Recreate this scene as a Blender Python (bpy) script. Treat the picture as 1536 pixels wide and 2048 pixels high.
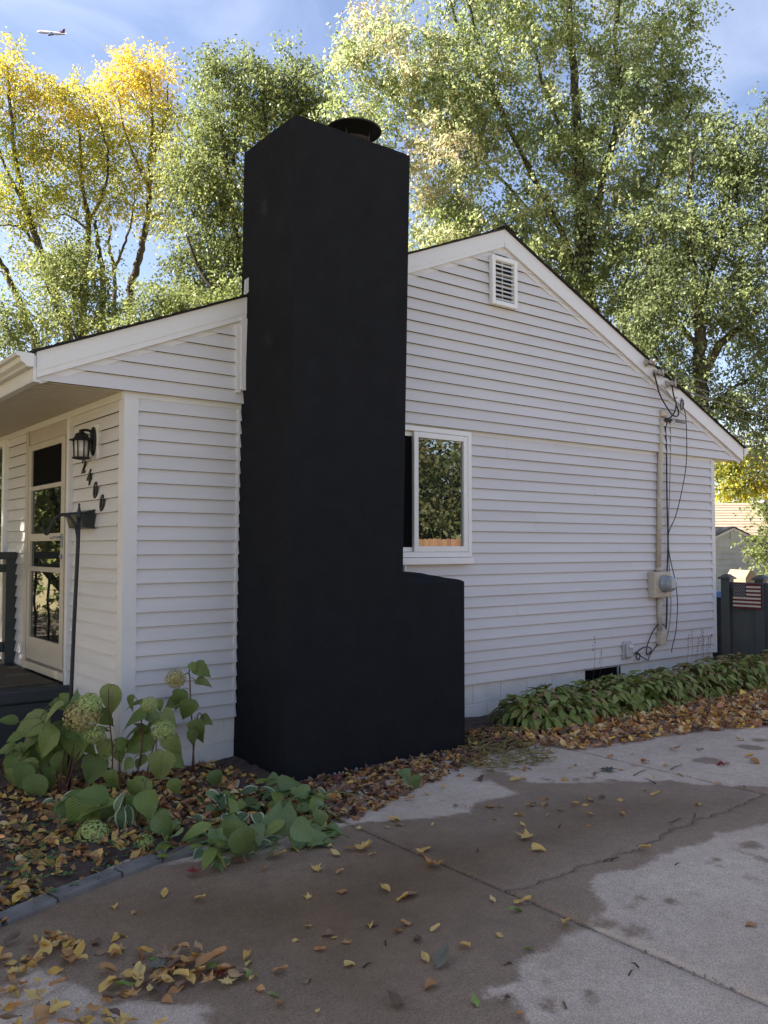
import bpy, math, random
import numpy as np
from mathutils import Vector, Matrix
random.seed(7); RNG = np.random.default_rng(7)
for o in list(bpy.data.objects): bpy.data.objects.remove(o)
SC = bpy.context.scene; COL = SC.collection

# ------------------------------------------------------------------ camera
F, CX, CY, HZ, VX = 1720., 768., 1024., 1095., 2969.
PITCH = math.atan((HZ - CY) / F)
AZ = math.atan((VX - CX) / (F / math.cos(PITCH)))
RIGHT = np.array([math.sin(AZ), -math.cos(AZ), 0.])
FWD = np.array([math.cos(AZ) * math.cos(PITCH), math.sin(AZ) * math.cos(PITCH), math.sin(PITCH)])
UP = np.cross(RIGHT, FWD)
CAM = np.array([-2.472, -6.356, 1.70])
cd = bpy.data.cameras.new('camera'); cam = bpy.data.objects.new('camera', cd); COL.objects.link(cam)
cd.sensor_fit = 'VERTICAL'; cd.sensor_height = 24.; cd.lens = 24. * F / 2048.
cd.clip_start = .05; cd.clip_end = 6000.
cam.matrix_world = Matrix(((RIGHT[0], UP[0], -FWD[0], CAM[0]), (RIGHT[1], UP[1], -FWD[1], CAM[1]),
                           (RIGHT[2], UP[2], -FWD[2], CAM[2]), (0, 0, 0, 1)))
SC.camera = cam
# pixel of the 1536x2048 photograph -> direction -> point on a plane of the place
def ray(px, py): return FWD + RIGHT * (px - CX) / F - UP * (py - CY) / F
def on(ax, v, px, py):
    d = ray(px, py); return CAM + d * ((v - CAM[ax]) / d[ax])
def atx(v, px, py): return on(0, v, px, py)
def aty(v, px, py): return on(1, v, px, py)
def atz(v, px, py): return on(2, v, px, py)
def atd(depth, px, py): return CAM + ray(px, py) * depth

# ------------------------------------------------------------------ sky and sun
SUN_EL, SUN_AZ = math.radians(38), math.atan2(-.80, .60)     # from +Y towards +X
sdir = Vector((math.sin(SUN_AZ) * math.cos(SUN_EL), math.cos(SUN_AZ) * math.cos(SUN_EL), math.sin(SUN_EL)))
W = bpy.data.worlds.new('World'); SC.world = W; W.use_nodes = True
nt = W.node_tree; nt.nodes.clear()
def N(t, typ, **kw):
    n = t.nodes.new(typ)
    for k, v in kw.items(): setattr(n, k, v)
    return n
out = N(nt, 'ShaderNodeOutputWorld'); bg = N(nt, 'ShaderNodeBackground'); bg.inputs[1].default_value = .050
sky = N(nt, 'ShaderNodeTexSky', sky_type='NISHITA', sun_disc=False, sun_elevation=SUN_EL, sun_rotation=SUN_AZ,
        air_density=1.0, dust_density=.9, ozone_density=1.6)
tc = N(nt, 'ShaderNodeTexCoord'); mp = N(nt, 'ShaderNodeMapping')
mp.inputs['Scale'].default_value = (2.0, 3.4, 6.0); mp.inputs['Rotation'].default_value = (.2, .3, .5)
no = N(nt, 'ShaderNodeTexNoise'); no.inputs['Scale'].default_value = 1.3; no.inputs['Detail'].default_value = 9; no.inputs['Roughness'].default_value = .55
no.inputs['Distortion'].default_value = .6
cr = N(nt, 'ShaderNodeValToRGB'); cr.color_ramp.elements[0].position = .47; cr.color_ramp.elements[1].position = .74
cr.color_ramp.elements[1].color = (.42, .42, .42, 1)
mix = N(nt, 'ShaderNodeMixRGB'); mix.inputs[2].default_value = (5.0, 5.3, 6.0, 1)
L = nt.links.new
tint = N(nt, 'ShaderNodeMixRGB', blend_type='MULTIPLY'); tint.inputs[0].default_value = 1; tint.inputs[2].default_value = (1.09, .965, .965, 1)
L(tc.outputs['Generated'], mp.inputs[0]); L(mp.outputs[0], no.inputs['Vector']); L(no.outputs['Fac'], cr.inputs[0])
L(cr.outputs[0], mix.inputs[0]); L(sky.outputs[0], tint.inputs[1]); L(tint.outputs[0], mix.inputs[1]); L(mix.outputs[0], bg.inputs[0]); L(bg.outputs[0], out.inputs[0])
sl = bpy.data.lights.new('sun', 'SUN'); sl.energy = 5.0; sl.angle = math.radians(.53); sl.color = (1., .925, .79)
so = bpy.data.objects.new('sun', sl); COL.objects.link(so); so.location = (0, 0, 40)
so.rotation_euler = (-sdir).to_track_quat('-Z', 'Y').to_euler()
SC.view_settings.view_transform = 'Standard'; SC.view_settings.look = 'None'; SC.view_settings.gamma = 1
SC.view_settings.use_curve_mapping = False; SC.view_settings.exposure = 2.44

# ------------------------------------------------------------------ materials
M = {}
def mat(name, col, rough=.6, var=.12, scale=6., bump=0., bscale=60., stretch=(1, 1, 1), metal=0., spec=.5, objvar=0., col2=None, ior=None, coat=0., mscale=None):
    m = bpy.data.materials.new(name); m.use_nodes = True; t = m.node_tree; b = t.nodes['Principled BSDF']; l = t.links.new
    tcn = N(t, 'ShaderNodeTexCoord'); mpn = N(t, 'ShaderNodeMapping'); mpn.inputs['Scale'].default_value = stretch
    geo = N(t, 'ShaderNodeNewGeometry'); l(geo.outputs['Position'], mpn.inputs[0])
    nn = N(t, 'ShaderNodeTexNoise'); nn.inputs['Scale'].default_value = scale; nn.inputs['Detail'].default_value = 6; nn.inputs['Roughness'].default_value = .6
    l(mpn.outputs[0], nn.inputs['Vector'])
    c2 = col2 or tuple(c * (1 - var * 2) for c in col)
    r = N(t, 'ShaderNodeValToRGB'); e = r.color_ramp.elements
    e[0].position = .3; e[1].position = .7; e[0].color = (*c2, 1); e[1].color = (*col, 1)
    l(nn.outputs['Fac'], r.inputs[0]); cur = r.outputs[0]
    if objvar:
        oi = N(t, 'ShaderNodeObjectInfo'); hs = N(t, 'ShaderNodeHueSaturation')
        ma = N(t, 'ShaderNodeMapRange'); ma.inputs[3].default_value = 1 - objvar; ma.inputs[4].default_value = 1 + objvar
        mh = N(t, 'ShaderNodeMapRange'); mh.inputs[3].default_value = .5 - objvar * .05; mh.inputs[4].default_value = .5 + objvar * .05
        wn = N(t, 'ShaderNodeTexWhiteNoise', noise_dimensions='1D')
        l(oi.outputs['Random'], ma.inputs[0]); l(oi.outputs['Random'], wn.inputs['W']); l(wn.outputs['Value'], mh.inputs[0])
        l(ma.outputs[0], hs.inputs['Value']); l(mh.outputs[0], hs.inputs['Hue']); l(cur, hs.inputs['Color']); cur = hs.outputs[0]
    l(cur, b.inputs['Base Color'])
    b.inputs['Roughness'].default_value = rough; b.inputs['Metallic'].default_value = metal
    b.inputs['Specular IOR Level'].default_value = spec
    if ior: b.inputs['IOR'].default_value = ior
    if coat: b.inputs['Coat Weight'].default_value = coat
    if bump:
        bn = N(t, 'ShaderNodeTexNoise'); bn.inputs['Scale'].default_value = bscale; bn.inputs['Detail'].default_value = 5
        l(mpn.outputs[0], bn.inputs['Vector'])
        bu = N(t, 'ShaderNodeBump'); bu.inputs['Strength'].default_value = min(bump, 1); bu.inputs['Distance'].default_value = .01
        l(bn.outputs['Fac'], bu.inputs['Height']); l(bu.outputs[0], b.inputs['Normal'])
    M[name] = m; return m
mat('siding', (.625, .605, .605), .48, .05, 2.2, .10, 90, (.25, .25, 3), objvar=.02)
mat('lap_shade', (.075, .073, .072), .95, .1, 8)  # dark wall backing colour, stands in for the shade under the siding laps
mat('trim', (.655, .648, .645), .42, .03, 2.5)
mat('rake', (.705, .70, .70), .40, .03, 1.5, .05, 60, (.2, 1, 1))
mat('window_white', (.78, .78, .765), .35, .02, 4)
mat('soffit', (.50, .455, .385), .5, .04, 2.0)
mat('block', (.76, .715, .66), .85, .07, 5, .5, 70)
mat('shingle', (.030, .027, .028), .95, .3, 60, .8, 150)
mat('stucco', (.0165, .0175, .0205), .95, .13, 5., 1., 75, spec=.12)
mat('iron', (.008, .008, .009), .6, .1, 20)
mat('cap_metal', (.006, .006, .007), .5, .1, 20)
mat('rust', (.03, .018, .013), .8, .2, 30)
mat('door_alu', (.47, .42, .345), .4, .04, 3)
mat('door_wood', (.42, .36, .32), .6, .05, 3)
mat('glass_dark', (.010, .012, .012), .015, .0, 3, ior=2.2); mat('glass_window', (.012, .014, .013), .01, .0, 3, ior=3.2)
mat('screen', (.006, .006, .007), .9, .1, 300, spec=.05)
mat('lamp_glass', (.55, .53, .48), .25, .08, 20)
mat('porch_paint', (.030, .033, .035), .55, .12, 4, .3, 80)
mat('rail_paint', (.035, .042, .040), .5, .1, 4)
mat('mailbox', (.010, .016, .017), .35, .1, 6)
mat('conduit', (.55, .48, .37), .55, .08, 8)
mat('meter_grey', (.30, .32, .33), .12, .08, 30)
mat('meter_face', (.55, .56, .55), .35, .2, 90)
mat('grey_plastic', (.50, .49, .47), .5, .06, 6)
mat('cable', (.010, .010, .011), .5, .1, 20)
mat('cable_grey', (.22, .21, .20), .6, .1, 20)
mat('porcelain', (.42, .36, .30), .4, .1, 10)
mat('soil', (.105, .068, .048), .95, .3, 14, 1., 45, col2=(.045, .030, .023))
mat('lawn', (.30, .225, .09), .95, .3, 3, 1., 30, col2=(.19, .17, .06))
mat('edging', (.20, .185, .17), .75, .2, 9, .6, 90, objvar=.08)
mat('stem', (.14, .055, .035), .7, .2, 20)
mat('green_stem', (.13, .17, .05), .6, .2, 20)
mat('bark', (.085, .068, .055), .95, .35, 5, 1., 22, (1, 1, .3))
mat('bark_dark', (.040, .034, .030), .95, .35, 5, 1., 22, (1, 1, .3))
mat('fence_vinyl', (.075, .085, .086), .5, .08, 4)
mat('bin_blue', (.010, .016, .042), .45, .1, 4)
mat('bin_lid', (.045, .14, .34), .4, .1, 4)
mat('flag_red', (.16, .020, .024), .7, .2, 25); mat('flag_white', (.62, .57, .48), .7, .1, 25); mat('flag_blue', (.020, .028, .055), .7, .2, 25)
mat('shed_grey', (.42, .425, .42), .85, .15, 2.2, col2=(.29, .295, .29)); mat('shed_white', (.52, .52, .51), .6, .1, 3)
mat('roof_tan', (.27, .205, .155), .95, .12, 3, .5, 20); mat('roof_dark', (.035, .036, .042), .95, .2, 9)
mat('vent_metal', (.40, .40, .40), .5, .1, 9)
mat('cedar', (.30, .17, .10), .8, .25, 3, .3, 40, (1, 1, .1), objvar=.18)
mat('plane_white', (.85, .85, .86), .3, .01); mat('plane_blue', (.10, .13, .25), .4, .05); mat('plane_tail', (.22, .03, .08), .4, .05)
mat('mat_fibre', (.13, .08, .035), .95, .3, 9, .8, 150, (1, 6, 1), col2=(.030, .045, .040))
mat('crumb', (.40, .40, .40), .9, .2, 40)
mat('petal', (.40, .47, .15), .7, .2, 40, objvar=.15, col2=(.31, .34, .10))
mat('petal_brown', (.48, .46, .17), .8, .3, 25, col2=(.27, .18, .08))
mat('grass_dry', (.34, .26, .11), .8, .3, 10, col2=(.16, .15, .05))

def leafmat(name, cols, trans=.3, rough=.5, veins=0., attr=False, rim=None):
    """leaf: diffuse + translucent; colour picked per object (or per leaf, attribute) from cols"""
    m = bpy.data.materials.new(name); m.use_nodes = True; t = m.node_tree; b = t.nodes['Principled BSDF']; l = t.links.new
    o = t.nodes['Material Output']
    if attr:
        a = N(t, 'ShaderNodeAttribute', attribute_name='leafcol'); cur = a.outputs['Color']
    else:
        oi = N(t, 'ShaderNodeObjectInfo'); r = N(t, 'ShaderNodeValToRGB'); e = r.color_ramp.elements
        while len(e) < len(cols): e.new(.5)
        for i, c in enumerate(cols): e[i].position = i / max(1, len(cols) - 1); e[i].color = (*c, 1)
        l(oi.outputs['Random'], r.inputs[0]); cur = r.outputs[0]
        tcn = N(t, 'ShaderNodeTexCoord'); nn = N(t, 'ShaderNodeTexNoise'); nn.inputs['Scale'].default_value = 5; nn.inputs['Detail'].default_value = 5
        l(tcn.outputs['Object'], nn.inputs['Vector']); nn.inputs['Scale'].default_value = 30
        mr = N(t, 'ShaderNodeMapRange'); mr.inputs[1].default_value = .3; mr.inputs[2].default_value = .7; mr.inputs[3].default_value = .72; mr.inputs[4].default_value = 1.2
        l(nn.outputs['Fac'], mr.inputs[0])
        mm = N(t, 'ShaderNodeMixRGB', blend_type='MULTIPLY'); mm.inputs[0].default_value = 1
        l(cur, mm.inputs[1]); l(mr.outputs[0], mm.inputs[2]); cur = mm.outputs[0]
        if veins or rim:
            uv = N(t, 'ShaderNodeUVMap'); sx = N(t, 'ShaderNodeSeparateXYZ'); l(uv.outputs[0], sx.inputs[0])
            ab = N(t, 'ShaderNodeMath', operation='ABSOLUTE'); l(sx.outputs[1], ab.inputs[0])      # |v| 0 midrib .. 1 edge
        if veins:
            s1 = N(t, 'ShaderNodeMath', operation='MULTIPLY_ADD'); l(ab.outputs[0], s1.inputs[0]); s1.inputs[1].default_value = -.28; l(sx.outputs[0], s1.inputs[2])
            s2 = N(t, 'ShaderNodeMath', operation='MULTIPLY'); l(s1.outputs[0], s2.inputs[0]); s2.inputs[1].default_value = 44
            s3 = N(t, 'ShaderNodeMath', operation='SINE'); l(s2.outputs[0], s3.inputs[0])
            s4 = N(t, 'ShaderNodeMath', operation='POWER'); s5 = N(t, 'ShaderNodeMath', operation='ABSOLUTE'); l(s3.outputs[0], s5.inputs[0]); l(s5.outputs[0], s4.inputs[0]); s4.inputs[1].default_value = .5
            bu = N(t, 'ShaderNodeBump'); bu.inputs['Strength'].default_value = veins; bu.inputs['Distance'].default_value = .006
            l(s4.outputs[0], bu.inputs['Height']); l(bu.outputs[0], b.inputs['Normal'])
            g = N(t, 'ShaderNodeMath', operation='LESS_THAN'); l(ab.outputs[0], g.inputs[0]); g.inputs[1].default_value = .035
            mv = N(t, 'ShaderNodeMixRGB'); l(g.outputs[0], mv.inputs[0]); l(cur, mv.inputs[1]); mv.inputs[2].default_value = (.16, .20, .08, 1); cur = mv.outputs[0]
        if rim:
            n2 = N(t, 'ShaderNodeMath', operation='MULTIPLY_ADD'); l(nn.outputs['Fac'], n2.inputs[0]); n2.inputs[1].default_value = .35; l(ab.outputs[0], n2.inputs[2])
            g = N(t, 'ShaderNodeMath', operation='GREATER_THAN'); l(n2.outputs[0], g.inputs[0]); g.inputs[1].default_value = .92
            mv = N(t, 'ShaderNodeMixRGB'); l(g.outputs[0], mv.inputs[0]); l(cur, mv.inputs[1]); mv.inputs[2].default_value = (*rim, 1); cur = mv.outputs[0]
    l(cur, b.inputs['Base Color']); b.inputs['Roughness'].default_value = rough; b.inputs['Specular IOR Level'].default_value = .4
    if trans:
        tr = N(t, 'ShaderNodeBsdfTranslucent'); l(cur, tr.inputs[0]); ms = N(t, 'ShaderNodeMixShader'); ms.inputs[0].default_value = trans
        l(b.outputs[0], ms.inputs[1]); l(tr.outputs[0], ms.inputs[2]); l(ms.outputs[0], o.inputs[0])
    M[name] = m; return m
leafmat('tree_leaf', None, .55, .5, attr=True)
leafmat('litter_leaf', None, .12, .6, attr=True)
leafmat('hyd_leaf', [(.12, .175, .04), (.175, .24, .055), (.14, .195, .05), (.26, .30, .09)], .22, .45, .5)
leafmat('hosta_leaf', [(.17, .215, .04), (.26, .315, .07), (.21, .26, .05), (.36, .40, .12)], .22, .38, .4)
leafmat('hosta_brown', [(.34, .27, .09), (.42, .27, .12), (.27, .17, .08), (.36, .36, .12)], .2, .6, .3)
leafmat('hosta_rim', [(.10, .165, .075), (.15, .215, .085)], .2, .4, .4, rim=(.50, .53, .36))
leafmat('cut_leaf', [(.13, .19, .06), (.19, .255, .095), (.11, .16, .045), (.28, .33, .15)], .2, .4, .45)
leafmat('dry_yellow', [(.58, .34, .07), (.66, .44, .13), (.60, .38, .11), (.70, .52, .22)], .15, .55)
leafmat('dry_orange', [(.46, .21, .06), (.40, .20, .08), (.54, .29, .10), (.45, .29, .15)], .12, .6)
leafmat('dry_brown', [(.22, .12, .065), (.15, .085, .055), (.30, .19, .11), (.12, .075, .06)], .08, .7)
leafmat('dry_red', [(.25, .035, .03), (.20, .03, .03)], .1, .6)
leafmat('dry_green', [(.26, .36, .06), (.20, .28, .07)], .2, .5)
leafmat('dry_grey', [(.17, .15, .10), (.15, .14, .10)], .1, .6)

# ------------------------------------------------------------------ object helpers
WL = {}
def tag(o, label=None, cat=None, group=None, kind=None):
    if label: o['label'] = label
    if cat: o['category'] = cat
    if group: o['group'] = group
    if kind: o['kind'] = kind
    return o
def thing(name, label, cat, loc=(0, 0, 0), group=None):
    o = bpy.data.objects.new(name, None); COL.objects.link(o); o.location = loc; o.empty_display_size = .1
    WL[o.name] = Vector(loc); return tag(o, label, cat, group)
def link(name, me, m, parent, wloc):
    o = bpy.data.objects.new(name, me); COL.objects.link(o)
    if m and not me.materials: me.materials.append(M[m] if isinstance(m, str) else m)
    w = Vector(wloc); WL[o.name] = w
    if parent is not None: o.parent = parent; o.location = w - WL[parent.name]
    else: o.location = w
    return o
class MB:
    def __init__(s): s.v = []; s.f = []; s.sm = []
    def add(s, vs, fs, smooth=False):
        k = len(s.v); s.v += [tuple(map(float, p)) for p in vs]
        for f in fs: s.f.append(tuple(i + k for i in f)); s.sm.append(smooth)
        return s
    def box(s, a, b):
        x0, y0, z0 = a; x1, y1, z1 = b
        if x0 > x1: x0, x1 = x1, x0
        if y0 > y1: y0, y1 = y1, y0
        if z0 > z1: z0, z1 = z1, z0
        return s.add([(x0, y0, z0), (x1, y0, z0), (x1, y1, z0), (x0, y1, z0), (x0, y0, z1), (x1, y0, z1), (x1, y1, z1), (x0, y1, z1)],
                     [(0, 3, 2, 1), (4, 5, 6, 7), (0, 1, 5, 4), (1, 2, 6, 5), (2, 3, 7, 6), (3, 0, 4, 7)])
    def prism(s, A, B):
        """two matching rings of points joined, capped"""
        n = len(A); fs = [tuple(range(n - 1, -1, -1)), tuple(range(n, 2 * n))] + [(i, (i + 1) % n, n + (i + 1) % n, n + i) for i in range(n)]
        return s.add(list(A) + list(B), fs)
    def tube(s, pts, r, n=8, smooth=True):
        pts = [np.array(p, float) for p in pts]; rs = r if hasattr(r, '__len__') else [r] * len(pts)
        vs = []; ref = None
        for i, p in enumerate(pts):
            d = pts[min(i + 1, len(pts) - 1)] - pts[max(i - 1, 0)]; d = d / (np.linalg.norm(d) + 1e-9)
            if ref is None: ref = np.array([0, 0, 1.]) if abs(d[2]) < .9 else np.array([1., 0, 0])
            a = np.cross(d, ref); a /= np.linalg.norm(a) + 1e-9; b = np.cross(a, d); ref = b
            for k in range(n):
                t = 2 * math.pi * k / n; vs.append(p + rs[i] * (a * math.cos(t) + b * math.sin(t)))
        fs = []
        for i in range(len(pts) - 1):
            for k in range(n): fs.append((i * n + k, (i + 1) * n + k, (i + 1) * n + (k + 1) % n, i * n + (k + 1) % n))
        s.add(vs, fs, smooth); k0 = len(s.v) - len(vs)
        s.f.append(tuple(k0 + k for k in range(n))); s.sm.append(False)
        s.f.append(tuple(k0 + len(vs) - 1 - k for k in range(n))); s.sm.append(False)
        return s
    def lathe(s, c, prof, n=20, axis=(0, 0, 1), smooth=True):
        ax = np.array(axis, float); ax /= np.linalg.norm(ax); ref = np.array([1., 0, 0]) if abs(ax[0]) < .9 else np.array([0, 1., 0])
        a = np.cross(ax, ref); a /= np.linalg.norm(a); b = np.cross(ax, a); c = np.array(c, float); vs = []
        for r, h in prof:
            for k in range(n):
                t = 2 * math.pi * k / n; vs.append(c + ax * h + max(r, 1e-4) * (a * math.cos(t) + b * math.sin(t)))
        fs = [(i * n + k, i * n + (k + 1) % n, (i + 1) * n + (k + 1) % n, (i + 1) * n + k) for i in range(len(prof) - 1) for k in range(n)]
        fs += [tuple(range(n - 1, -1, -1)), tuple(range((len(prof) - 1) * n, len(prof) * n))]
        s.add(vs, fs, smooth); s.sm[-1] = s.sm[-2] = False; return s
    def mesh(s, name, origin=None):
        v = np.array(s.v)
        if origin is None: lo, hi = v.min(0), v.max(0); origin = ((lo[0] + hi[0]) / 2, (lo[1] + hi[1]) / 2, lo[2])
        me = bpy.data.meshes.new(name); me.from_pydata((v - np.array(origin)).tolist(), [], s.f)
        me.polygons.foreach_set('use_smooth', s.sm); me.update(); return me, origin
    def build(s, name, m, parent=None, origin=None, bevel=0.):
        me, og = s.mesh(name, origin); o = link(name, me, m, parent, og)
        if bevel:
            b = o.modifiers.new('bevel', 'BEVEL'); b.width = bevel; b.segments = 2; b.limit_method = 'ANGLE'; b.harden_normals = False
        return o
def box(name, a, b, m, parent=None, bevel=0.): return MB().box(a, b).build(name, m, parent, bevel=bevel)
def tube(name, pts, r, m, parent=None, n=8): return MB().tube(pts, r, n).build(name, m, parent)
def spline(P, k=8):
    P = [np.array(p, float) for p in P]; o = []
    for i in range(len(P) - 1):
        p0, p1, p2, p3 = P[max(i - 1, 0)], P[i], P[i + 1], P[min(i + 2, len(P) - 1)]
        for j in range(k):
            t = j / k; o.append(.5 * (2 * p1 + (p2 - p0) * t + (2 * p0 - 5 * p1 + 4 * p2 - p3) * t * t + (3 * p1 - p0 - 3 * p2 + p3) * t ** 3))
    return o + [P[-1]]
def npmesh(name, V, Fq, cols=None, smooth=False):
    """V (n,3), Fq (m,k) quads/tris, cols (n,3) per vertex"""
    me = bpy.data.meshes.new(name); n = len(V); m_, k = Fq.shape
    me.vertices.add(n); me.vertices.foreach_set('co', V.astype(np.float32).ravel())
    me.loops.add(m_ * k); me.loops.foreach_set('vertex_index', Fq.astype(np.int32).ravel())
    me.polygons.add(m_); me.polygons.foreach_set('loop_start', np.arange(0, m_ * k, k, dtype=np.int32))
    if smooth: me.polygons.foreach_set('use_smooth', np.ones(m_, bool))
    me.update(calc_edges=True)
    if cols is not None:
        a = me.color_attributes.new('leafcol', 'FLOAT_COLOR', 'POINT')
        a.data.foreach_set('color', np.hstack([cols, np.ones((n, 1))]).astype(np.float32).ravel())
    return me

def vnoise(x, y, s=1., seed=0):
    """cheap smooth value noise, arrays ok"""
    x = np.asarray(x, float) * s; y = np.asarray(y, float) * s
    xi = np.floor(x).astype(int); yi = np.floor(y).astype(int); fx = x - xi; fy = y - yi
    fx = fx * fx * (3 - 2 * fx); fy = fy * fy * (3 - 2 * fy)
    def h(a, b):
        q = np.sin(a * 127.1 + b * 311.7 + seed * 74.7) * 43758.5453; return q - np.floor(q)
    return (h(xi, yi) * (1 - fx) + h(xi + 1, yi) * fx) * (1 - fy) + (h(xi, yi + 1) * (1 - fx) + h(xi + 1, yi + 1) * fx) * fy
def seg_sd(P, poly):
    """signed distance (inside > 0) of points P (n,2) to polygon"""
    poly = np.array(poly); n = len(poly); d = np.full(len(P), 1e9); ins = np.zeros(len(P), bool)
    for i in range(n):
        a, b = poly[i], poly[(i + 1) % n]; e = b - a; w = P - a
        t = np.clip((w @ e) / (e @ e), 0, 1); d = np.minimum(d, np.linalg.norm(w - t[:, None] * e, axis=1))
        c = ((a[1] > P[:, 1]) != (b[1] > P[:, 1])) & (P[:, 0] < (b[0] - a[0]) * (P[:, 1] - a[1]) / (b[1] - a[1] + 1e-12) + a[0]); ins ^= c
    return np.where(ins, d, -d)
DZ = -.05                                                # top of the driveway
def g2(pts, z=DZ): return [atz(z, *p)[:2] for p in pts]  # photo pixels -> ground outline

# ------------------------------------------------------------------ ground
g = MB(); g.add([(-400, -400, -.16), (400, -400, -.16), (400, 400, -.16), (-400, 400, -.16)], [(0, 1, 2, 3)])
tag(g.build('lawn', 'lawn', origin=(0, 0, -.16)), kind='structure')
# driveway edge (towards the house), y as a function of x
EX = np.array([-6., -2.5, -1.4, -1.04, -.68, -.4, .0, .45, .8, 1.4, 2.0, 2.56, 3.2, 5.0, 9.0])
EY = np.array([-4.6, -2.95, -2.17, -1.95, -1.79, -1.70, -1.68, -1.80, -1.74, -1.52, -1.30, -1.10, -1.02, -1.05, -1.08])
def edge(x): return np.interp(x, EX, EY)
def bedz(x, y):
    d = y - edge(x) + (vnoise(x, y, 5, 3) - .5) * .05
    s = np.clip((d + .03) / .28, 0, 1); s = s * s * (3 - 2 * s)
    dip = np.clip(1 - np.abs(x - 1.6) / 1.8, 0, 1) * np.clip(1 - np.abs(y + 1.05) / .75, 0, 1) * np.where((x > .2) & (x < 3.2), 1, 0)
    return -.055 * np.clip(dip * 2.2, 0, 1) * s - .12 + s * .11 + (vnoise(x, y, 3, 1) - .5) * .035 * s + (vnoise(x, y, 11, 2) - .5) * .03 * s + (vnoise(x, y, 29, 5) - .5) * .014 * s
def heightgrid(name, x0, x1, y0, y1, st, fz, m):
    xs = np.arange(x0, x1 + st / 2, st); ys = np.arange(y0, y1 + st / 2, st); X, Y = np.meshgrid(xs, ys)
    V = np.stack([X.ravel(), Y.ravel(), fz(X, Y).ravel()], 1); nx = len(xs)
    i = (np.arange(len(ys) - 1)[:, None] * nx + np.arange(nx - 1)[None, :]).ravel()
    me = npmesh(name, V, np.stack([i, i + 1, i + nx + 1, i + nx], 1), smooth=True); return link(name, me, m, None, (0, 0, 0))
bed = heightgrid('garden_bed', -3.4, 9.15, -3.4, .12, .035, bedz, 'soil'); tag(bed, kind='structure')
yard = heightgrid('front_yard', -14, .05, .10, 16, .25, lambda x, y: -.02 + (vnoise(x, y, 1.5, 8) - .5) * .05, 'soil'); tag(yard, kind='structure')

# driveway slabs: own edges, joints open down to the dirt; damp stain stored as a distance, its edge roughened in the material
WET = g2([(-300, 1700), (250, 1740), (560, 1700), (690, 1648), (760, 1640), (850, 1636), (935, 1624), (945, 1604), (1010, 1594), (1032, 1588), (985, 1566), (958, 1552), (968, 1538),
          (1010, 1545), (1060, 1566), (1180, 1566), (1260, 1562), (1340, 1560), (1400, 1570), (1530, 1572), (1700, 1600), (1720, 1640), (1536, 1650), (1440, 1668), (1400, 1690), (1350, 1694), (1330, 1710),
          (1260, 1740), (1200, 1750), (1186, 1780), (1215, 1800), (1200, 1835), (1180, 1850), (1130, 1870), (1110, 1896), (1020, 1932), (1050, 1960), (980, 1975), (985, 2000), (1060, 2030), (1090, 2060),
          (900, 2160), (420, 2080), (400, 2010), (200, 1990), (120, 1960), (60, 1930), (0, 1985), (-200, 2050), (-500, 1900)])
SPOTS = [(1270, 1862, .085), (1215, 1850, .075), (1337, 1802, .055), (1287, 1797, .05), (1262, 1813, .05), (1310, 1807, .03), (1500, 1756, .05), (1430, 1718, .04), (1425, 1728, .04), (1440, 1735, .03),
         (1475, 1700, .05), (1415, 1522, .16), (1500, 1495, .14), (1520, 1480, .1), (1095, 2010, .06), (1010, 1998, .05), (1180, 1990, .035), (1085, 1960, .03), (1500, 1690, .09), (1390, 1790, .025),
         (1180, 1556, .05), (1150, 1560, .04), (1225, 1562, .06), (1090, 1558, .05), (880, 1600, .03), (1300, 1880, .02), (1530, 1720, .07)]
m = bpy.data.materials.new('concrete'); m.use_nodes = True; t = m.node_tree; l = t.links.new; b = t.nodes['Principled BSDF']; M['concrete'] = m
geo = N(t, 'ShaderNodeNewGeometry'); at = N(t, 'ShaderNodeAttribute', attribute_name='damp')
def noise(sc, det=5, ro=.6):
    n = N(t, 'ShaderNodeTexNoise'); n.inputs['Scale'].default_value = sc; n.inputs['Detail'].default_value = det; n.inputs['Roughness'].default_value = ro
    l(geo.outputs['Position'], n.inputs['Vector']); return n.outputs['Fac']
def mth(op, a, c, d=None):
    n = N(t, 'ShaderNodeMath', operation=op)
    for i, q in enumerate((a, c, d)):
        if q is None: continue
        if isinstance(q, (int, float)): n.inputs[i].default_value = q
        else: l(q, n.inputs[i])
    return n.outputs[0]
def ramp(fac, p0, p1, c0, c1):
    r = N(t, 'ShaderNodeValToRGB'); e = r.color_ramp.elements; e[0].position = p0; e[1].position = p1; e[0].color = (*c0, 1); e[1].color = (*c1, 1); l(fac, r.inputs[0]); return r.outputs[0]
def mixc(f, a, c, mode='MIX'):
    n = N(t, 'ShaderNodeMixRGB', blend_type=mode)
    for i, q in enumerate((f, a, c)):
        if isinstance(q, (int, float)): n.inputs[i].default_value = q
        elif isinstance(q, tuple): n.inputs[i].default_value = (*q, 1)
        else: l(q, n.inputs[i])
    return n.outputs[0]
dn = mth('ADD', at.outputs['Fac'], mth('MULTIPLY', mth('SUBTRACT', noise(7, 8, .7), .5), .22))
dn = mth('ADD', dn, mth('MULTIPLY', mth('SUBTRACT', noise(60, 5, .75), .5), .075))
mr = N(t, 'ShaderNodeMapRange', interpolation_type='SMOOTHSTEP'); mr.inputs[1].default_value = -.022; mr.inputs[2].default_value = .034; l(dn, mr.inputs[0]); wet = mr.outputs[0]
mr2 = N(t, 'ShaderNodeMapRange', interpolation_type='SMOOTHSTEP'); mr2.inputs[1].default_value = .05; mr2.inputs[2].default_value = .9; l(dn, mr2.inputs[0]); deep = mr2.outputs[0]
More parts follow.
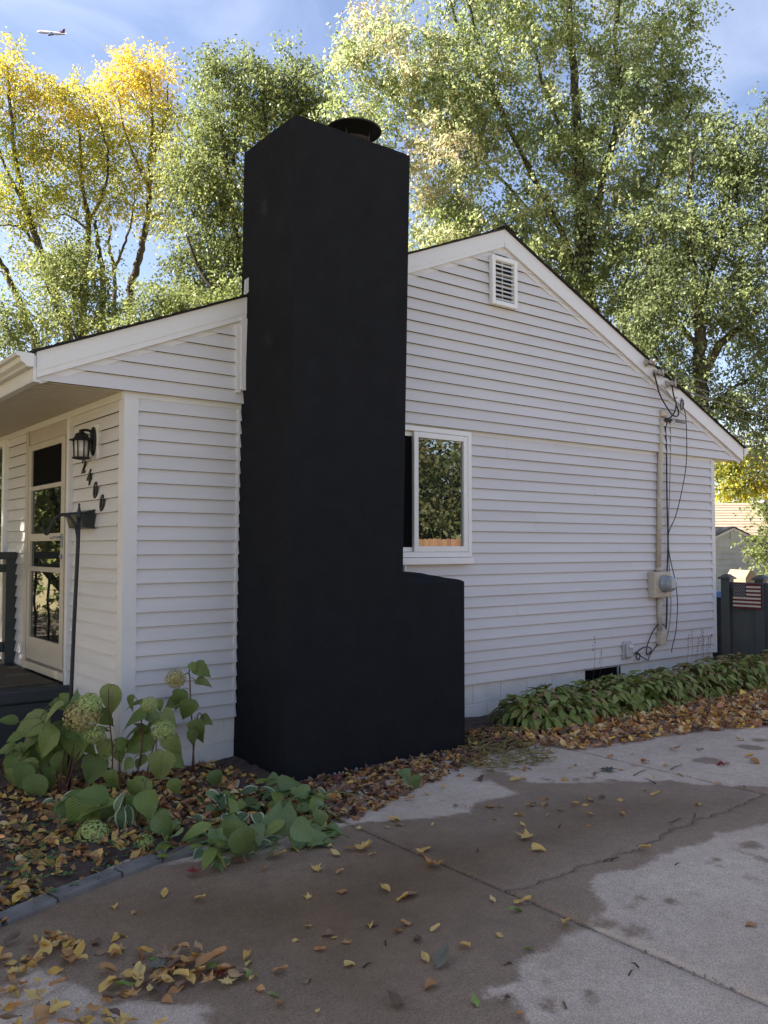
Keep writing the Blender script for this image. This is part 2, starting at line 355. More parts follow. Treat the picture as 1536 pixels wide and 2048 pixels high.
dry = mixc(1., ramp(noise(1.7, 5), .3, .75, (.58, .465, .36), (.73, .60, .475)), ramp(noise(190, 3), .36, .62, (.55, .55, .55), (1.12, 1.1, 1.08)), 'MULTIPLY')
damp = mixc(deep, ramp(noise(2.6, 6), .3, .7, (.28, .193, .123), (.34, .24, .16)), ramp(noise(1.9, 6), .32, .7, (.145, .089, .046), (.23, .144, .074)))
damp = mixc(1., damp, ramp(noise(150, 3), .36, .62, (.6, .6, .6), (1.1, 1.1, 1.1)), 'MULTIPLY')
mot = mixc(1., ramp(noise(13, 8, .75), .3, .7, (.80, .79, .78), (1.08, 1.08, 1.08)), ramp(noise(.7, 4), .3, .7, (.86, .84, .82), (1.05, 1.05, 1.05)), 'MULTIPLY')
spk = ramp(noise(75, 2), .70, .74, (1, 1, 1), (.45, .42, .4))
col = mixc(1., mixc(1., mixc(wet, dry, damp), mot, 'MULTIPLY'), spk, 'MULTIPLY'); l(col, b.inputs['Base Color'])
l(mth('MULTIPLY_ADD', wet, -.20, .88), b.inputs['Roughness'])
bu = N(t, 'ShaderNodeBump'); bu.inputs['Strength'].default_value = .45; bu.inputs['Distance'].default_value = .004; l(noise(120, 5, .7), bu.inputs['Height']); l(bu.outputs[0], b.inputs['Normal'])
drive = thing('driveway', None, None, (1.5, -3.5, DZ)); tag(drive, kind='structure')
dirt = box('joint_filler', (-6, -8.05, -.14), (16, -.9, -.066), 'soil', drive)
def crack(x): return -3.21 + (vnoise(x, 0 * x, 2.1, 11) - .5) * .13 + (vnoise(x, 0 * x, 9, 12) - .5) * .06 + (vnoise(x, 0 * x, 31, 13) - .5) * .045
def slab(xa, xb, f0, f1, st=.045):
    nx = max(3, int((xb - xa) / st)); xs = np.linspace(xa, xb, nx); y0 = f0(xs); y1 = f1(xs); ny = max(3, int(np.mean(y1 - y0) / st)); v = np.linspace(0, 1, ny)
    X = np.repeat(xs[None], ny, 0); Y = y0[None] + (y1 - y0)[None] * v[:, None]
    Z = DZ + (vnoise(X, Y, .9, 21) - .5) * .006 - .004 * ((v[:, None] < .001) | (v[:, None] > .999)) - .004 * (np.arange(nx)[None] % (nx - 1) == 0)
    V = np.stack([X.ravel(), Y.ravel(), Z.ravel()], 1); n0 = len(V)
    i = (np.arange(ny - 1)[:, None] * nx + np.arange(nx - 1)[None]).ravel(); Q = [np.stack([i, i + 1, i + nx + 1, i + nx], 1)]
    rim = np.concatenate([np.arange(nx), np.arange(1, ny) * nx + nx - 1, (ny - 1) * nx + np.arange(nx - 2, -1, -1), np.arange(ny - 2, 0, -1) * nx])
    S = V[rim].copy(); S[:, 2] -= .05; k = len(rim); j = np.arange(k); Q.append(np.stack([rim[j], n0 + j, n0 + (j + 1) % k, rim[(j + 1) % k]], 1))
    V = np.vstack([V, S]); P = V[:, :2]; sd = seg_sd(P, WET)
    for px, py, r in SPOTS:
        c = atz(DZ, px, py)[:2]; sd = np.maximum(sd, r * .8 - np.linalg.norm((P - c) * np.array([1., 1.]), axis=1))
    org = np.array([(xa + xb) / 2, float(np.mean(y0)), DZ]); me = npmesh('slab', V - org, np.vstack(Q), smooth=False)
    a = me.attributes.new('damp', 'FLOAT', 'POINT'); a.data.foreach_set('value', np.clip(sd, -1, 1.5).astype(np.float32))
    return link('slab', me, 'concrete', drive, org)
K = lambda c: (lambda x: np.full_like(x, c))
J1, J2 = .765, 3.47; gp = .012
slab(-5.5, J1 - gp, K(-8.0), K(-1.45)); slab(J1 + gp, J2 - gp, lambda x: crack(x) + .004, K(-.95)); slab(J1 + gp, J2 - gp, K(-8.0), lambda x: crack(x) - .004)
slab(J2 + gp, 6.2 - gp, lambda x: crack(x) * .2 - 2.57 + gp, K(-.95)); slab(J2 + gp, 6.2 - gp, K(-8.0), lambda x: crack(x) * .2 - 2.57 - gp)
slab(6.2 + gp, 9.1, K(-4.2), K(-.95), .12); slab(9.12, 16., K(-4.2), K(-.95), .25)

# ------------------------------------------------------------------ the house
house = thing('house', 'low white sided house with a dark shingled gable roof and a tall black chimney', 'house', (4.0, 5.0, 0))
EXPO = .1115; ZB = .325; ZL = 2.895                     # siding exposure, bottom of siding, ledge under the gable
YG, YF = -.03, -.075                                    # gable skin plane, rake board face
pk = aty(YF, 1010, 493); RX, RZ = pk[0], pk[2]          # under side of the rake boards at the ridge
lb = aty(YF, 73, 755); rb = aty(YF, 1486, 922)
SL = (RZ - lb[2]) / (RX - lb[0]); SR = (RZ - rb[2]) / (rb[0] - RX)
def rake(x): return RZ - np.where(x < RX, SL * (RX - x), SR * (x - RX))
def rake_xl(z): return RX - (RZ - z) / SL
def rake_xr(z): return RX + (RZ - z) / SR
def clap(wall, fr, u0, u1, z0, z1, proud=0.):
    """one siding course: u0/u1 are numbers or functions of z (sloped ends); fr maps (along, out, up) to the place"""
    U0 = u0 if callable(u0) else (lambda z: u0); U1 = u1 if callable(u1) else (lambda z: u1)
    zs = [z0 - .004, z1 - .005, z1 - .005, z0 + .024, z0 + .014, z0 - .004]; ds = [.0255, .0045, 0., 0., .0195, .0230]
    A = []; B = []
    for d, z in zip(ds, zs):
        a, c = U0(z), U1(z)
        if c < a + .002: a = c = (a + c) / 2; c += .001; a -= .001
        A.append(fr(a, d + proud, z)); B.append(fr(c, d + proud, z))
    return MB().prism(A, B).build('clapboard', 'siding', wall)
def fr_side(yp): return lambda u, d, z: (u, yp - d, z)
def fr_front(u, d, z): return (-d, u, z)
# side wall, below the ledge, left and right of the chimney
wl = box('side_wall', (.02, .003, ZB + .015), (8.08, .2, 2.95), 'lap_shade', house)
def course_run(wall, fr, a, c, z, h, joints=()):
    cuts = [a] + [j for j in joints if a + .25 < j < c - .25] + [c]
    for i in range(len(cuts) - 1):
        clap(wall, fr, cuts[i] - (.02 if i else 0), cuts[i + 1], z, z + h, .0015 if i % 2 else 0.)
n = int(round((ZL - .03 - ZB) / EXPO)); hh = (ZL - .03 - ZB) / n
WX0, WX1, WZ0, WZ1 = 1.55, 3.575, 1.535, 2.86           # side window opening
for i in range(n):
    z = ZB + i * hh
    course_run(wl, fr_side(0), .085, 1.05, z, hh, (.45,) if i in (4, 5) else ())
    jj = {0: (5.2,), 3: (5.9,), 6: (4.3,), 7: (4.3,), 10: (6.3,), 14: (4.6,), 15: (4.6,), 18: (5.6,), 21: (4.15,), 22: (4.15,)}.get(i, (4.0 + (i * 1.37) % 3.6,) if i % 2 == 0 else ())
    x0 = WX1 if (z + hh > WZ0 + .02 and z < WZ1 - .02) else 1.95
    course_run(wl, fr_side(0), x0, 8.035, z, hh, jj)
box('starter_trim', (-.021, -.0135, ZL - .049), (8.09, .0025, ZL + .01), 'trim', house)
# gable skin (hangs a little proud of the wall below)
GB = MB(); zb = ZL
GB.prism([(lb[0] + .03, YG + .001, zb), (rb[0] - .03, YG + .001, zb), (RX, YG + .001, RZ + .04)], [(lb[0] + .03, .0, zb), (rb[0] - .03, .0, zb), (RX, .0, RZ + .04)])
gw = GB.build('gable_wall', 'lap_shade', house)
i = 0; z = ZL
while z < RZ - .02:
    z1 = min(z + EXPO, RZ - .004); xl = lambda q: rake_xl(q) + .0; xr = lambda q: rake_xr(q)
    js = {0: 6.9, 1: 5.4, 2: 6.95, 3: 5.0, 5: 6.55, 6: 4.7, 8: 5.9, 9: 6.4, 10: 4.5, 12: 3.95, 13: 3.95}.get(i)
    if js and rake_xr(z1) > js + .3:
        clap(gw, fr_side(YG), xl, js, z, z1); clap(gw, fr_side(YG), js - .02, xr, z, z1, .0014)
    else: clap(gw, fr_side(YG), xl, xr, z, z1)
    z += EXPO; i += 1
# rake boards, frieze strips, roof
def rakeboard(name, xa, xb, o0, o1, y0, y1, m):
    P = lambda x, o, y: (x, y, float(rake(np.array(x))) + o)
    return MB().prism([P(xa, o0, y0), P(xb, o0, y0), P(xb, o1, y0), P(xa, o1, y0)], [P(xa, o0, y1), P(xb, o0, y1), P(xb, o1, y1), P(xa, o1, y1)]).build(name, m, house)
XL, XR = lb[0], rb[0]; FH = .185
rakeboard('rake_board', XL, RX - .001, .045, FH, YF, YG - .002, 'rake'); rakeboard('rake_board', XL, RX - .001, .0, .045, YF + .004, YG - .002, 'rake')
rakeboard('rake_board', RX + .001, 6.62, .0, FH, YF, YG - .002, 'rake'); rakeboard('rake_board', 6.60, XR, .0, FH, YF - .0025, YG - .002, 'rake')
rakeboard('frieze_strip', XL + .03, RX - .001, -.050, .004, YF + .030, YG - .002, 'trim'); rakeboard('frieze_strip', RX + .001, XR - .03, -.050, .004, YF + .030, YG - .002, 'trim')
rakeboard('frieze_strip', RX + .05, XR - .06, -.066, -.046, YF + .022, YG - .002, 'trim')
# shingled roof: stepped courses, eave to ridge on both slopes
YB = 11.0
def roofside(xe, xr_, sl, sg):
    # one profile (x, z) with a small step at every course, swept along the ridge
    pts = []; n = 33
    zt = lambda x: RZ + FH + .004 - sl * abs(RX - x)
    xs = np.linspace(xe, xr_, n)
    for k in range(n - 1):
        pts.append((xs[k], zt(xs[k]) + .020 + random.uniform(-.003, .003))); pts.append((xs[k + 1] - sg * .002, zt(xs[k + 1]) + .011))
    pts.append((xr_, zt(xr_) + .022)); pts.append((xr_, zt(xr_))); pts.append((xe, zt(xe)))
    A = [(x, YF - .028 + random.uniform(-.004, .004), z) for x, z in pts]; B = [(x, YB, z) for x, z in pts]
    return MB().prism(A, B)
roofside(XL - .03, RX, SL, 1).build('roof', 'shingle', house); roofside(XR + .03, RX, SR, -1).build('roof', 'shingle', house)
rl = MB()
for k in range(28):
    y0 = YF - .03 + k * .4
    P = lambda o, x: RZ + FH + .030 + o - SL * abs(RX - x)
    rl.prism([(RX - .13, y0, P(.006, RX - .13)), (RX, y0, P(.014, RX)), (RX + .13, y0, P(.006, RX + .13)), (RX, y0, P(-.004, RX))],
             [(RX - .13, y0 + .41, P(0, RX - .13)), (RX, y0 + .41, P(.008, RX)), (RX + .13, y0 + .41, P(0, RX + .13)), (RX, y0 + .41, P(-.008, RX))])
rl.build('ridge_cap', 'shingle', house)
# corner boards
def lboard(name, x, y, sx, sy, w, z0, z1):
    """corner post: two leaves standing proud of both walls"""
    mb = MB(); e = .022
    mb.prism([(x - sx * e, y - sy * e, z0), (x + sx * w, y - sy * e, z0), (x + sx * w, y, z0), (x, y, z0), (x, y + sy * w, z0), (x - sx * e, y + sy * w, z0)],
             [(x - sx * e, y - sy * e, z1), (x + sx * w, y - sy * e, z1), (x + sx * w, y, z1), (x, y, z1), (x, y + sy * w, z1), (x - sx * e, y + sy * w, z1)])
    return mb.build(name, 'trim', house)
lboard('corner_board', 0, 0, 1, 1, .09, .26, ZL - .05)
cb = lboard('corner_board', 8.09, 0, -1, 1, .06, ZB - .015, ZL - .03)
# front wall with door and window openings
wf = box('front_wall', (.003, .05, ZB + .015), (.2, 9.5, 2.93), 'lap_shade', house)
DY0, DY1, WY0 = 1.16, 2.47, 3.22
EF = (ZL - .03 - ZB) / 23
for i in range(23):
    z = ZB + i * EF
    clap(wf, fr_front, .095, DY0, z, z + EF); clap(wf, fr_front, DY1, WY0, z, z + EF)
    if z < .95: clap(wf, fr_front, WY0, 6.5, z, z + EF)
box('frieze_strip', (-.031, .003, ZL - .060), (.003, 9.5, ZL + .003), 'trim', house)
# foundation blocks
fnd = box('foundation', (.035, .012, -.2), (8.05, .22, ZB + .01), 'block', house)
for r_, (z0, z1) in enumerate(((-.13, .110), (.119, ZB - .004))):
    x = .045 + (0 if r_ else .2)
    if r_ == 0: box('block', (.045, .004, z0), (.241, .1, z1), 'block', fnd, .003)
    while x < 8.0:
        x1 = min(x + .392, 8.06)
        if not (x > 1.0 and x1 < 2.2) and not (r_ == 1 and x1 > 5.40 and x < 6.10) and x1 - x > .05: box('block', (x, .004 + random.uniform(0, .002), z0), (x1, .1, z1), 'block', fnd, .003)
        x += .4005
for r_, (z0, z1) in enumerate(((-.13, .110), (.119, ZB - .004))):
    for k in range(3): box('block', (.006, .11 + k * .4 - (.2 if r_ else 0) * (k > 0), z0), (.1, .11 + k * .4 + .397 - (.2 if r_ else 0), z1), 'block', fnd, .003)
# basement window
bwn = box('basement_window', (5.42, .0085, .04), (6.07, .016, ZB - .006), 'screen', house)
mb = MB()
mb.box((6.0, -.006, .04), (6.02, .0084, ZB - .03)); mb.box((5.42, -.002, ZB - .028), (6.07, .0084, ZB - .010))
mb.build('frame', 'vent_metal', bwn)
# chimney: leaning slightly, hand-trowelled stucco
def blob_box(a0, a1, st, wob):
    """8 corners (bottom 4, top 4) -> closed grid of quads with trowelled unevenness and soft corners"""
    mb = MB(); a0 = np.array(a0); a1 = np.array(a1); H = np.linalg.norm(a1[0] - a0[0]); nz = max(2, int(H / st)); nn_ = [max(2, int(np.linalg.norm(a0[(k + 1) % 4] - a0[k]) / st)) for k in range(4)]
    ring = []; c0 = a0.mean(0)
    for k in range(4):
        for j in range(nn_[k]): ring.append((k, j / nn_[k]))
    nr = len(ring); vs = []
    for iz in range(nz + 1):
        tz = iz / nz
        for k, u in ring:
            A = a0[k] * (1 - tz) + a1[k] * tz; B = a0[(k + 1) % 4] * (1 - tz) + a1[(k + 1) % 4] * tz; p = A * (1 - u) + B * u
            e = B - A; nrm = np.array([e[1], -e[0], 0]); nrm /= np.linalg.norm(nrm) + 1e-9
            w = (vnoise(p[0] * 3 + p[1] * 5, p[2] * 2.5, 1, 4) - .5) * wob + (vnoise(p[0] * 16 + p[1] * 21, p[2] * 16, 1, 6) - .5) * wob * .45
            p = p + nrm * w
            if u == 0: p = p - nrm * w
            if iz == nz: p = p + np.array([0, 0, -.004 if u == 0 else (vnoise(p[0] * 9, p[1] * 9, 1, 7) - .5) * .012])
            vs.append(p)
    fs = [(iz * nr + k, iz * nr + (k + 1) % nr, (iz + 1) * nr + (k + 1) % nr, (iz + 1) * nr + k) for iz in range(nz) for k in range(nr)]
    # top as a fan to an inner ring and a centre
    top = [vs[nz * nr + k] for k in range(nr)]; ct = np.mean(top, 0) + np.array([0, 0, .03]); base = len(vs); vs.append(ct)
    fs += [(nz * nr + k, nz * nr + (k + 1) % nr, base) for k in range(nr)]
    mb.add(vs, fs, False); return mb
D = .80
c0 = aty(-D, 570, 1565); c1 = aty(-D, 592, 228); c2 = aty(-D, 820, 311); c3 = aty(-D, 811, 1160); c4 = aty(-D, 929, 1162)
xb0, xt0 = c0[0], c1[0]; xt1 = c2[0]; xs1 = c3[0] - .005; xb1 = xs1 - .06; ztop = (c1[2] + c2[2]) / 2
lo = [(xb0, -D, -.12), (xb1, -D, -.12), (xb1, .02, -.12), (xb0, .02, -.12)]; hi = [(xt0, -D, ztop), (xt1, -D, ztop), (xt1, .02, ztop), (xt0, .02, ztop)]
ch = blob_box(lo, hi, .055, .007).build('chimney', 'stucco', house, bevel=.003); tag(ch, 'tall black stucco chimney stack leaning very slightly')
zs = c4[2]; xs2 = c4[0]
zb_ = zs + .10
sh = blob_box([(xs1 - .15, -D + .002, -.12), (xs2, -D + .002, -.12), (xs2, .0, -.12), (xs1 - .15, .0, -.12)], [(xs1 - .15, -D + .002, zs), (xs2, -D + .002, zs), (xs2, .0, zb_ - .03), (xs1 - .15, .0, zb_ - .03)], .055, .006)
sh.build('firebox_shoulder', 'stucco', ch, bevel=.003)
# chimney cap: conical rain disc on three straps above a collar
cc = aty(-.42, 707, 256); cc = np.array([cc[0], -.42, ztop + .26])
MB().lathe(cc, [(.240, -.012), (.247, -.004), (.243, .004), (.15, .030), (.02, .052), (.0, .053)], 40).build('rain_cap', 'cap_metal', ch)
MB().lathe((cc[0], cc[1], ztop + .0), [(.135, 0), (.135, .155), (.142, .16), (.142, .175), (.128, .176), (.125, .16), (.0, .15)], 28).build('flue_collar', 'rust', ch)
for k in range(4):
    t_ = .5 + k * math.pi / 2; tube('cap_strap', [(cc[0] + .14 * math.cos(t_), cc[1] + .14 * math.sin(t_), ztop + .1), (cc[0] + .15 * math.cos(t_), cc[1] + .15 * math.sin(t_), cc[2] + .02)], .008, 'cap_metal', ch, 5)
# flashing scrap and trims next to the chimney
fl = MB(); q = [aty(-.10, 489, 592), aty(-.10, 503, 578), aty(-.10, 502, 552), aty(-.10, 491, 559)]
fl.prism(q, [p + np.array([0, .014, 0]) for p in q]).build('flashing', 'trim', house)
box('edge_trim', (.905, YG - .045, 2.975), (.940, YG - .002, 3.545), 'trim', house); box('edge_trim', (.9405, YG - .056, 3.0), (1.0, YG - .006, 3.60), 'trim', house)
MB().prism([(.915, -.026, ZB), (.935, -.026, ZB), (.935, .001, ZB), (.915, .001, ZB)], [(.945, -.026, ZL - .05), (.965, -.026, ZL - .05), (.965, .001, ZL - .05), (.945, .001, ZL - .05)]).build('edge_trim', 'trim', house)
# side window
win = box('window', (WX0, -.006, WZ0 + .09), (WX1, .05, WZ1), 'window_white', house)
def rim(name, x0, x1, z0, z1, w, y0, y1, parent, m='window_white', bv=.004):
    mb = MB(); mb.box((x0, y0, z0), (x0 + w, y1, z1)); mb.box((x1 - w, y0, z0), (x1, y1, z1)); mb.box((x0 + w, y0, z0), (x1 - w, y1, z0 + w)); mb.box((x0 + w, y0, z1 - w), (x1 - w, y1, z1))
    return mb.build(name, m, parent, bevel=bv)
rim('frame', WX0, WX1 + .005, WZ0 + .07, WZ1 + .01, .05, -.062, -.007, win)
gl = aty(-.05, 838, 872); gr = aty(-.05, 920, 1103); sx0 = aty(-.06, 829, 1000)[0]
sash = rim('sash', sx0, WX1 - .046, WZ0 + .122, WZ1 - .042, .055, -.058, -.020, win)
box('pane', (sx0 + .05, -.034, WZ0 + .17), (WX1 - .095, -.028, WZ1 - .09), 'glass_window', sash)
s2 = rim('sash', WX0 + .051, sx0 + .10, WZ0 + .123, WZ1 - .043, .045, -.019, -.009, win)
box('screen', (WX0 + .09, -.0165, WZ0 + .16), (sx0 + .06, -.0135, WZ1 - .08), 'screen', s2)
box('sill', (WX0 - .02, -.085, WZ0 + .0), (WX1 + .012, -.001, WZ0 + .066), 'window_white', win, .006)
box('jamb_trim', (WX1 + .006, -.030, WZ0 + .03), (WX1 + .028, -.001, WZ1 + .005), 'trim', win)
box('sill_bracket', (2.71, -.05, WZ0 - .06), (2.73, -.02, WZ0 - .002), 'window_white', win)
# gable vent
v0 = aty(YG - .06, 983, 508); v1 = aty(YG - .06, 1034, 612); vx0, vx1, vz0, vz1 = v0[0], v1[0] + .0, v1[2] - .04, v0[2]
gv = rim('gable_vent', vx0, vx1, vz0, vz1, .05, YG - .075, YG - .019, house, 'window_white', .008)
box('backing', (vx0 + .045, YG - .022, vz0 + .045), (vx1 - .045, YG - .0195, vz1 - .045), 'cable', gv)
nsl = 9; stp = (vz1 - vz0 - .11) / nsl
for k in range(nsl):
    z0 = vz0 + .055 + k * stp; a, c = vx0 + .048, vx1 - .048
    P = [(YG - .070, z0), (YG - .062, z0 + .004), (YG - .030, z0 + stp * .72), (YG - .038, z0 + stp * .70)]
    MB().prism([(a, y, z) for y, z in P], [(c, y, z) for y, z in P]).build('slat', 'window_white', gv)
box('mullion', ((vx0 + vx1) / 2 - .006, YG - .033, vz0 + .05), ((vx0 + vx1) / 2 + .006, YG - .025, vz1 - .05), 'window_white', gv)
# front overhang: soffit strips, fascia, gutter
sf = box('soffit', (XL + .02, YG + .002, ZL + .012), (.0, 9.5, ZL + .03), 'soffit', house)
for k in range(78):
    y0 = .0 + k * .115
    MB().prism([(XL + .03, y0, ZL + .011), (XL + .03, y0 + .012, ZL - .006), (XL + .03, y0 + .100, ZL - .006), (XL + .03, y0 + .115, ZL + .011)],
               [(-.032, y0, ZL + .011), (-.032, y0 + .012, ZL - .006), (-.032, y0 + .100, ZL - .006), (-.032, y0 + .115, ZL + .011)]).build('soffit_strip', 'soffit', sf)
box('fascia', (XL - .022, YF + .002, ZL - .005), (XL - .002, 9.5, ZL + .165), 'rake', house)
box('fascia_lip', (XL - .026, YF + .001, ZL - .022), (XL + .03, 9.5, ZL - .006), 'trim', house)
gp_ = [(0, .075), (-.005, -.0), (-.045, -.002), (-.055, .012), (-.085, .030), (-.092, .060), (-.118, .068), (-.122, .092), (-.112, .093), (-.108, .076), (-.082, .068), (-.074, .036), (-.048, .020), (-.040, .006), (-.012, .008), (-.008, .075)]
gx, gz = XL - .023, ZL + .082
gut = MB().prism([(gx + x, YF - .02, gz + z) for x, z in gp_], [(gx + x, 9.6, gz + z) for x, z in gp_]).build('gutter', 'trim', house)
gc = [(0, .090), (-.0, -.004), (-.047, -.006), (-.058, .010), (-.089, .028), (-.096, .060), (-.122, .066), (-.126, .094)]
MB().prism([(gx + x, YF - .024, gz + z) for x, z in gc], [(gx + x, YF - .0205, gz + z) for x, z in gc]).build('end_cap', 'rake', gut)
gut2 = MB().prism([(XR + .02 - x, YF - .01, gz + z + .0) for x, z in gc], [(XR + .02 - x, 9.6, gz + z) for x, z in gc]).build('gutter', 'trim', house)
MB().prism([(8.10, .0, ZL + .01), (XR, .0, ZL + .01), (XR, .0, ZL + .03), (8.10, .0, ZL + .03)], [(8.10, 9.5, ZL + .01), (XR, 9.5, ZL + .01), (XR, 9.5, ZL + .03), (8.10, 9.5, ZL + .03)]).build('soffit', 'soffit', house)
box('rear_wall', (7.9, .21, -.12), (8.095, 9.5, ZL + .0), 'siding', house); box('back_wall', (.21, 9.3, -.12), (7.89, 9.5, ZL), 'siding', house)
# front door: aluminium storm door with one tall pane, insect screen above, cross rails
dr = box('door', (-.012, DY0 + .12, .62), (.02, DY1 - .09, ZL - .07), 'door_wood', house)
def fbox(name, y0, y1, z0, z1, x0, x1, m, p, bv=.003): return box(name, (x0, y0, z0), (x1, y1, z1), m, p, bv)
fbox('frame', DY0, DY0 + .05, .50, ZL - .06, -.055, .0, 'trim', dr); fbox('frame', DY0 + .052, DY0 + .115, .56, ZL - .06, -.040, .0, 'door_alu', dr)
fbox('frame', DY1 - .085, DY1, .50, ZL - .06, -.050, .0, 'door_alu', dr); fbox('frame', DY0 + .116, DY1 - .086, ZL - .20, ZL - .06, -.036, -.013, 'door_wood', dr)
sy0, sy1 = DY0 + .125, DY1 - .09; sz0, sz1 = .64, ZL - .205
for y0, y1, z0, z1 in ((sy0, sy0 + .10, sz0, sz1), (sy1 - .085, sy1, sz0, sz1), (sy0 + .10, sy1 - .085, sz0, sz0 + .21), (sy0 + .10, sy1 - .085, sz1 - .06, sz1)): fbox('stile', y0, y1, z0, z1, -.045, -.014, 'door_alu', dr)
for z0, z1 in ((2.245, 2.285), (1.76, 1.83), (1.475, 1.52)): fbox('rail', sy0 + .101, sy1 - .086, z0, z1, -.043, -.015, 'door_alu', dr)
fbox('screen', sy0 + .1, sy1 - .085, 2.285, sz1 - .06, -.026, -.020, 'screen', dr, 0); fbox('pane', sy0 + .1, sy1 - .085, 1.83, 2.245, -.026, -.020, 'glass_dark', dr, 0)
fbox('pane', sy0 + .1, sy1 - .085, 1.52, 1.76, -.026, -.020, 'glass_dark', dr, 0); fbox('pane', sy0 + .1, sy1 - .085, sz0 + .21, 1.475, -.026, -.020, 'glass_dark', dr, 0)
hd = fbox('handle', sy0 + .03, sy0 + .07, 1.70, 1.82, -.055, -.045, 'meter_grey', dr); tube('lever', [(-.055, sy0 + .05, 1.79), (-.095, sy0 + .05, 1.79), (-.10, sy0 + .08, 1.79), (-.10, sy0 + .19, 1.785)], .010, 'meter_grey', hd)
tube('lock', [(-.045, sy0 + .05, 1.62), (-.065, sy0 + .05, 1.62)], .018, 'meter_grey', dr)
fbox('threshold', DY0 + .03, DY1 - .02, .55, .618, -.07, .0, 'door_alu', dr)
# front picture window at the far left
fw = box('picture_window', (-.01, WY0 + .09, 1.0), (.02, 6.2, ZL - .10), 'glass_dark', house)
fbox('frame', WY0, WY0 + .085, .95, ZL - .06, -.06, .0, 'window_white', fw); fbox('frame', WY0 + .086, 6.2, ZL - .12, ZL - .06, -.05, .0, 'window_white', fw); fbox('sill', WY0 - .02, 6.2, .93, 1.0, -.07, .0, 'window_white', fw)

# ------------------------------------------------------------------ porch
PZ = .525
st = thing('porch', 'dark grey painted concrete stoop under the front door', 'porch', (-.7, 2.0, -.05))
box('slab', (-1.6, 1.12, PZ - .12), (-.012, 3.4, PZ), 'porch_paint', st, .02); box('base', (-1.58, 1.14, -.1), (-.012, 3.38, PZ - .121), 'porch_paint', st, .01)
dm = box('doormat', (-.98, 1.30, PZ + .002), (-.10, 2.55, PZ + .016), 'mat_fibre'); tag(dm, 'worn rust and green door mat lying on the grey stoop', 'door mat')
rl_ = thing('porch_railing', 'dark painted wooden railing at the far side of the stoop', 'railing', (-.75, 2.93, PZ))
box('post', (-.115, 2.86, PZ + .001), (-.005, 2.97, 1.58), 'rail_paint', rl_, .004); box('post', (-1.55, 2.86, PZ + .001), (-1.44, 2.97, 1.58), 'rail_paint', rl_, .004)
box('top_rail', (-1.6, 2.83, 1.582), (.012 - .03, 3.0, 1.655), 'rail_paint', rl_, .006); box('rail', (-1.439, 2.885, 1.45), (-.116, 2.945, 1.53), 'rail_paint', rl_, .004); box('rail', (-1.439, 2.885, PZ + .12), (-.116, 2.945, PZ + .22), 'rail_paint', rl_, .004)
for k in range(9):
    x = -.245 - k * .135; tube('baluster', spline([(x, 2.915, PZ + .215), (x, 2.9, PZ + .45), (x + .02, 2.89, PZ + .62), (x, 2.915, PZ + .80), (x, 2.915, 1.455)], 4), .013, 'iron', rl_, 6)

# ------------------------------------------------------------------ things on the front wall
lp_p = aty(.60, 163, 888); LX = lp_p[0]; LZ = lp_p[2]
lan = thing('wall_lantern', 'black carriage style wall lantern hanging beside the front door', 'lantern', (-.03, .60, LZ))
box('mounting_block', (-.034, .53, LZ - .12), (-.0, .68, LZ + .17), 'trim', lan, .006)
bp = MB().lathe((-.045, .60, LZ + .05), [(.0, -.012), (.050, -.010), (.062, .0), (.062, .008)], 20, (1, 0, 0))
bp.v = [(x, y, LZ + .03 + (z - LZ - .05) * 1.9) for x, y, z in bp.v]; bp.build('back_plate', 'iron', lan)
tube('arm', spline([(-.05, .60, LZ + .10), (LX * .6, .60, LZ + .115), (LX, .60, LZ + .11), (LX, .60, LZ + .085)], 5), .011, 'iron', lan)
MB().lathe((LX, .60, LZ), [(.020, .115), (.022, .092), (.045, .085), (.058, .055), (.062, .045), (.095, .034), (.097, .028), (.06, .026)][::-1], 20).build('hood', 'iron', lan)
MB().lathe((LX, .60, LZ), [(.052, -.108), (.056, .025)], 20).build('glass', 'lamp_glass', lan)
for k in range(8):
    t_ = k * math.pi / 4; c_, s_ = math.cos(t_), math.sin(t_); tube('bar', [(LX + .058 * c_, .60 + .058 * s_, LZ - .11), (LX + .066 * c_, .60 + .066 * s_, LZ + .026)], .0055, 'iron', lan, 5)
MB().lathe((LX, .60, LZ), [(.03, -.128), (.070, -.120), (.074, -.110), (.06, -.106)], 20).build('base', 'iron', lan)
DIG = (('2', 167, 933, 'black number 2 just under the wall lantern'), ('4', 177.5, 957, 'black number 4 between the 2 and the first zero'),
       ('0', 190, 982, 'black zero, upper of the two house number zeros'), ('0', 203, 1008, 'black zero, lowest house number, beside the mailbox'))
for ch_, px, py, lab in DIG:
    cu = bpy.data.curves.new('digit', 'FONT'); cu.body = ch_; cu.size = .185; cu.extrude = .006; cu.align_x = 'CENTER'; cu.align_y = 'CENTER'; cu.shear = .18; cu.offset = .003
    ob = bpy.data.objects.new('tmp', cu); COL.objects.link(ob); me = bpy.data.meshes.new_from_object(ob.evaluated_get(bpy.context.evaluated_depsgraph_get())); bpy.data.objects.remove(ob)
    p = atx(-.024, px, py); o = link('house_number', me, 'iron', None, p); me.materials.clear(); me.materials.append(M['iron'])
    o.matrix_world = Matrix(((0, 0, -1, p[0]), (-1, 0, 0, p[1]), (0, 1, 0, p[2]), (0, 0, 0, 1))); tag(o, lab, 'house number', 'metal house numbers stepping down the front wall')
mx = -.11; m0 = atx(mx, 190, 1040); my0 = .585; mz0, mz1 = 1.852, 2.0
mbx = thing('mailbox', 'black wall mailbox with a sloping lid below the house numbers', 'mailbox', (-.06, my0 + .18, mz0))
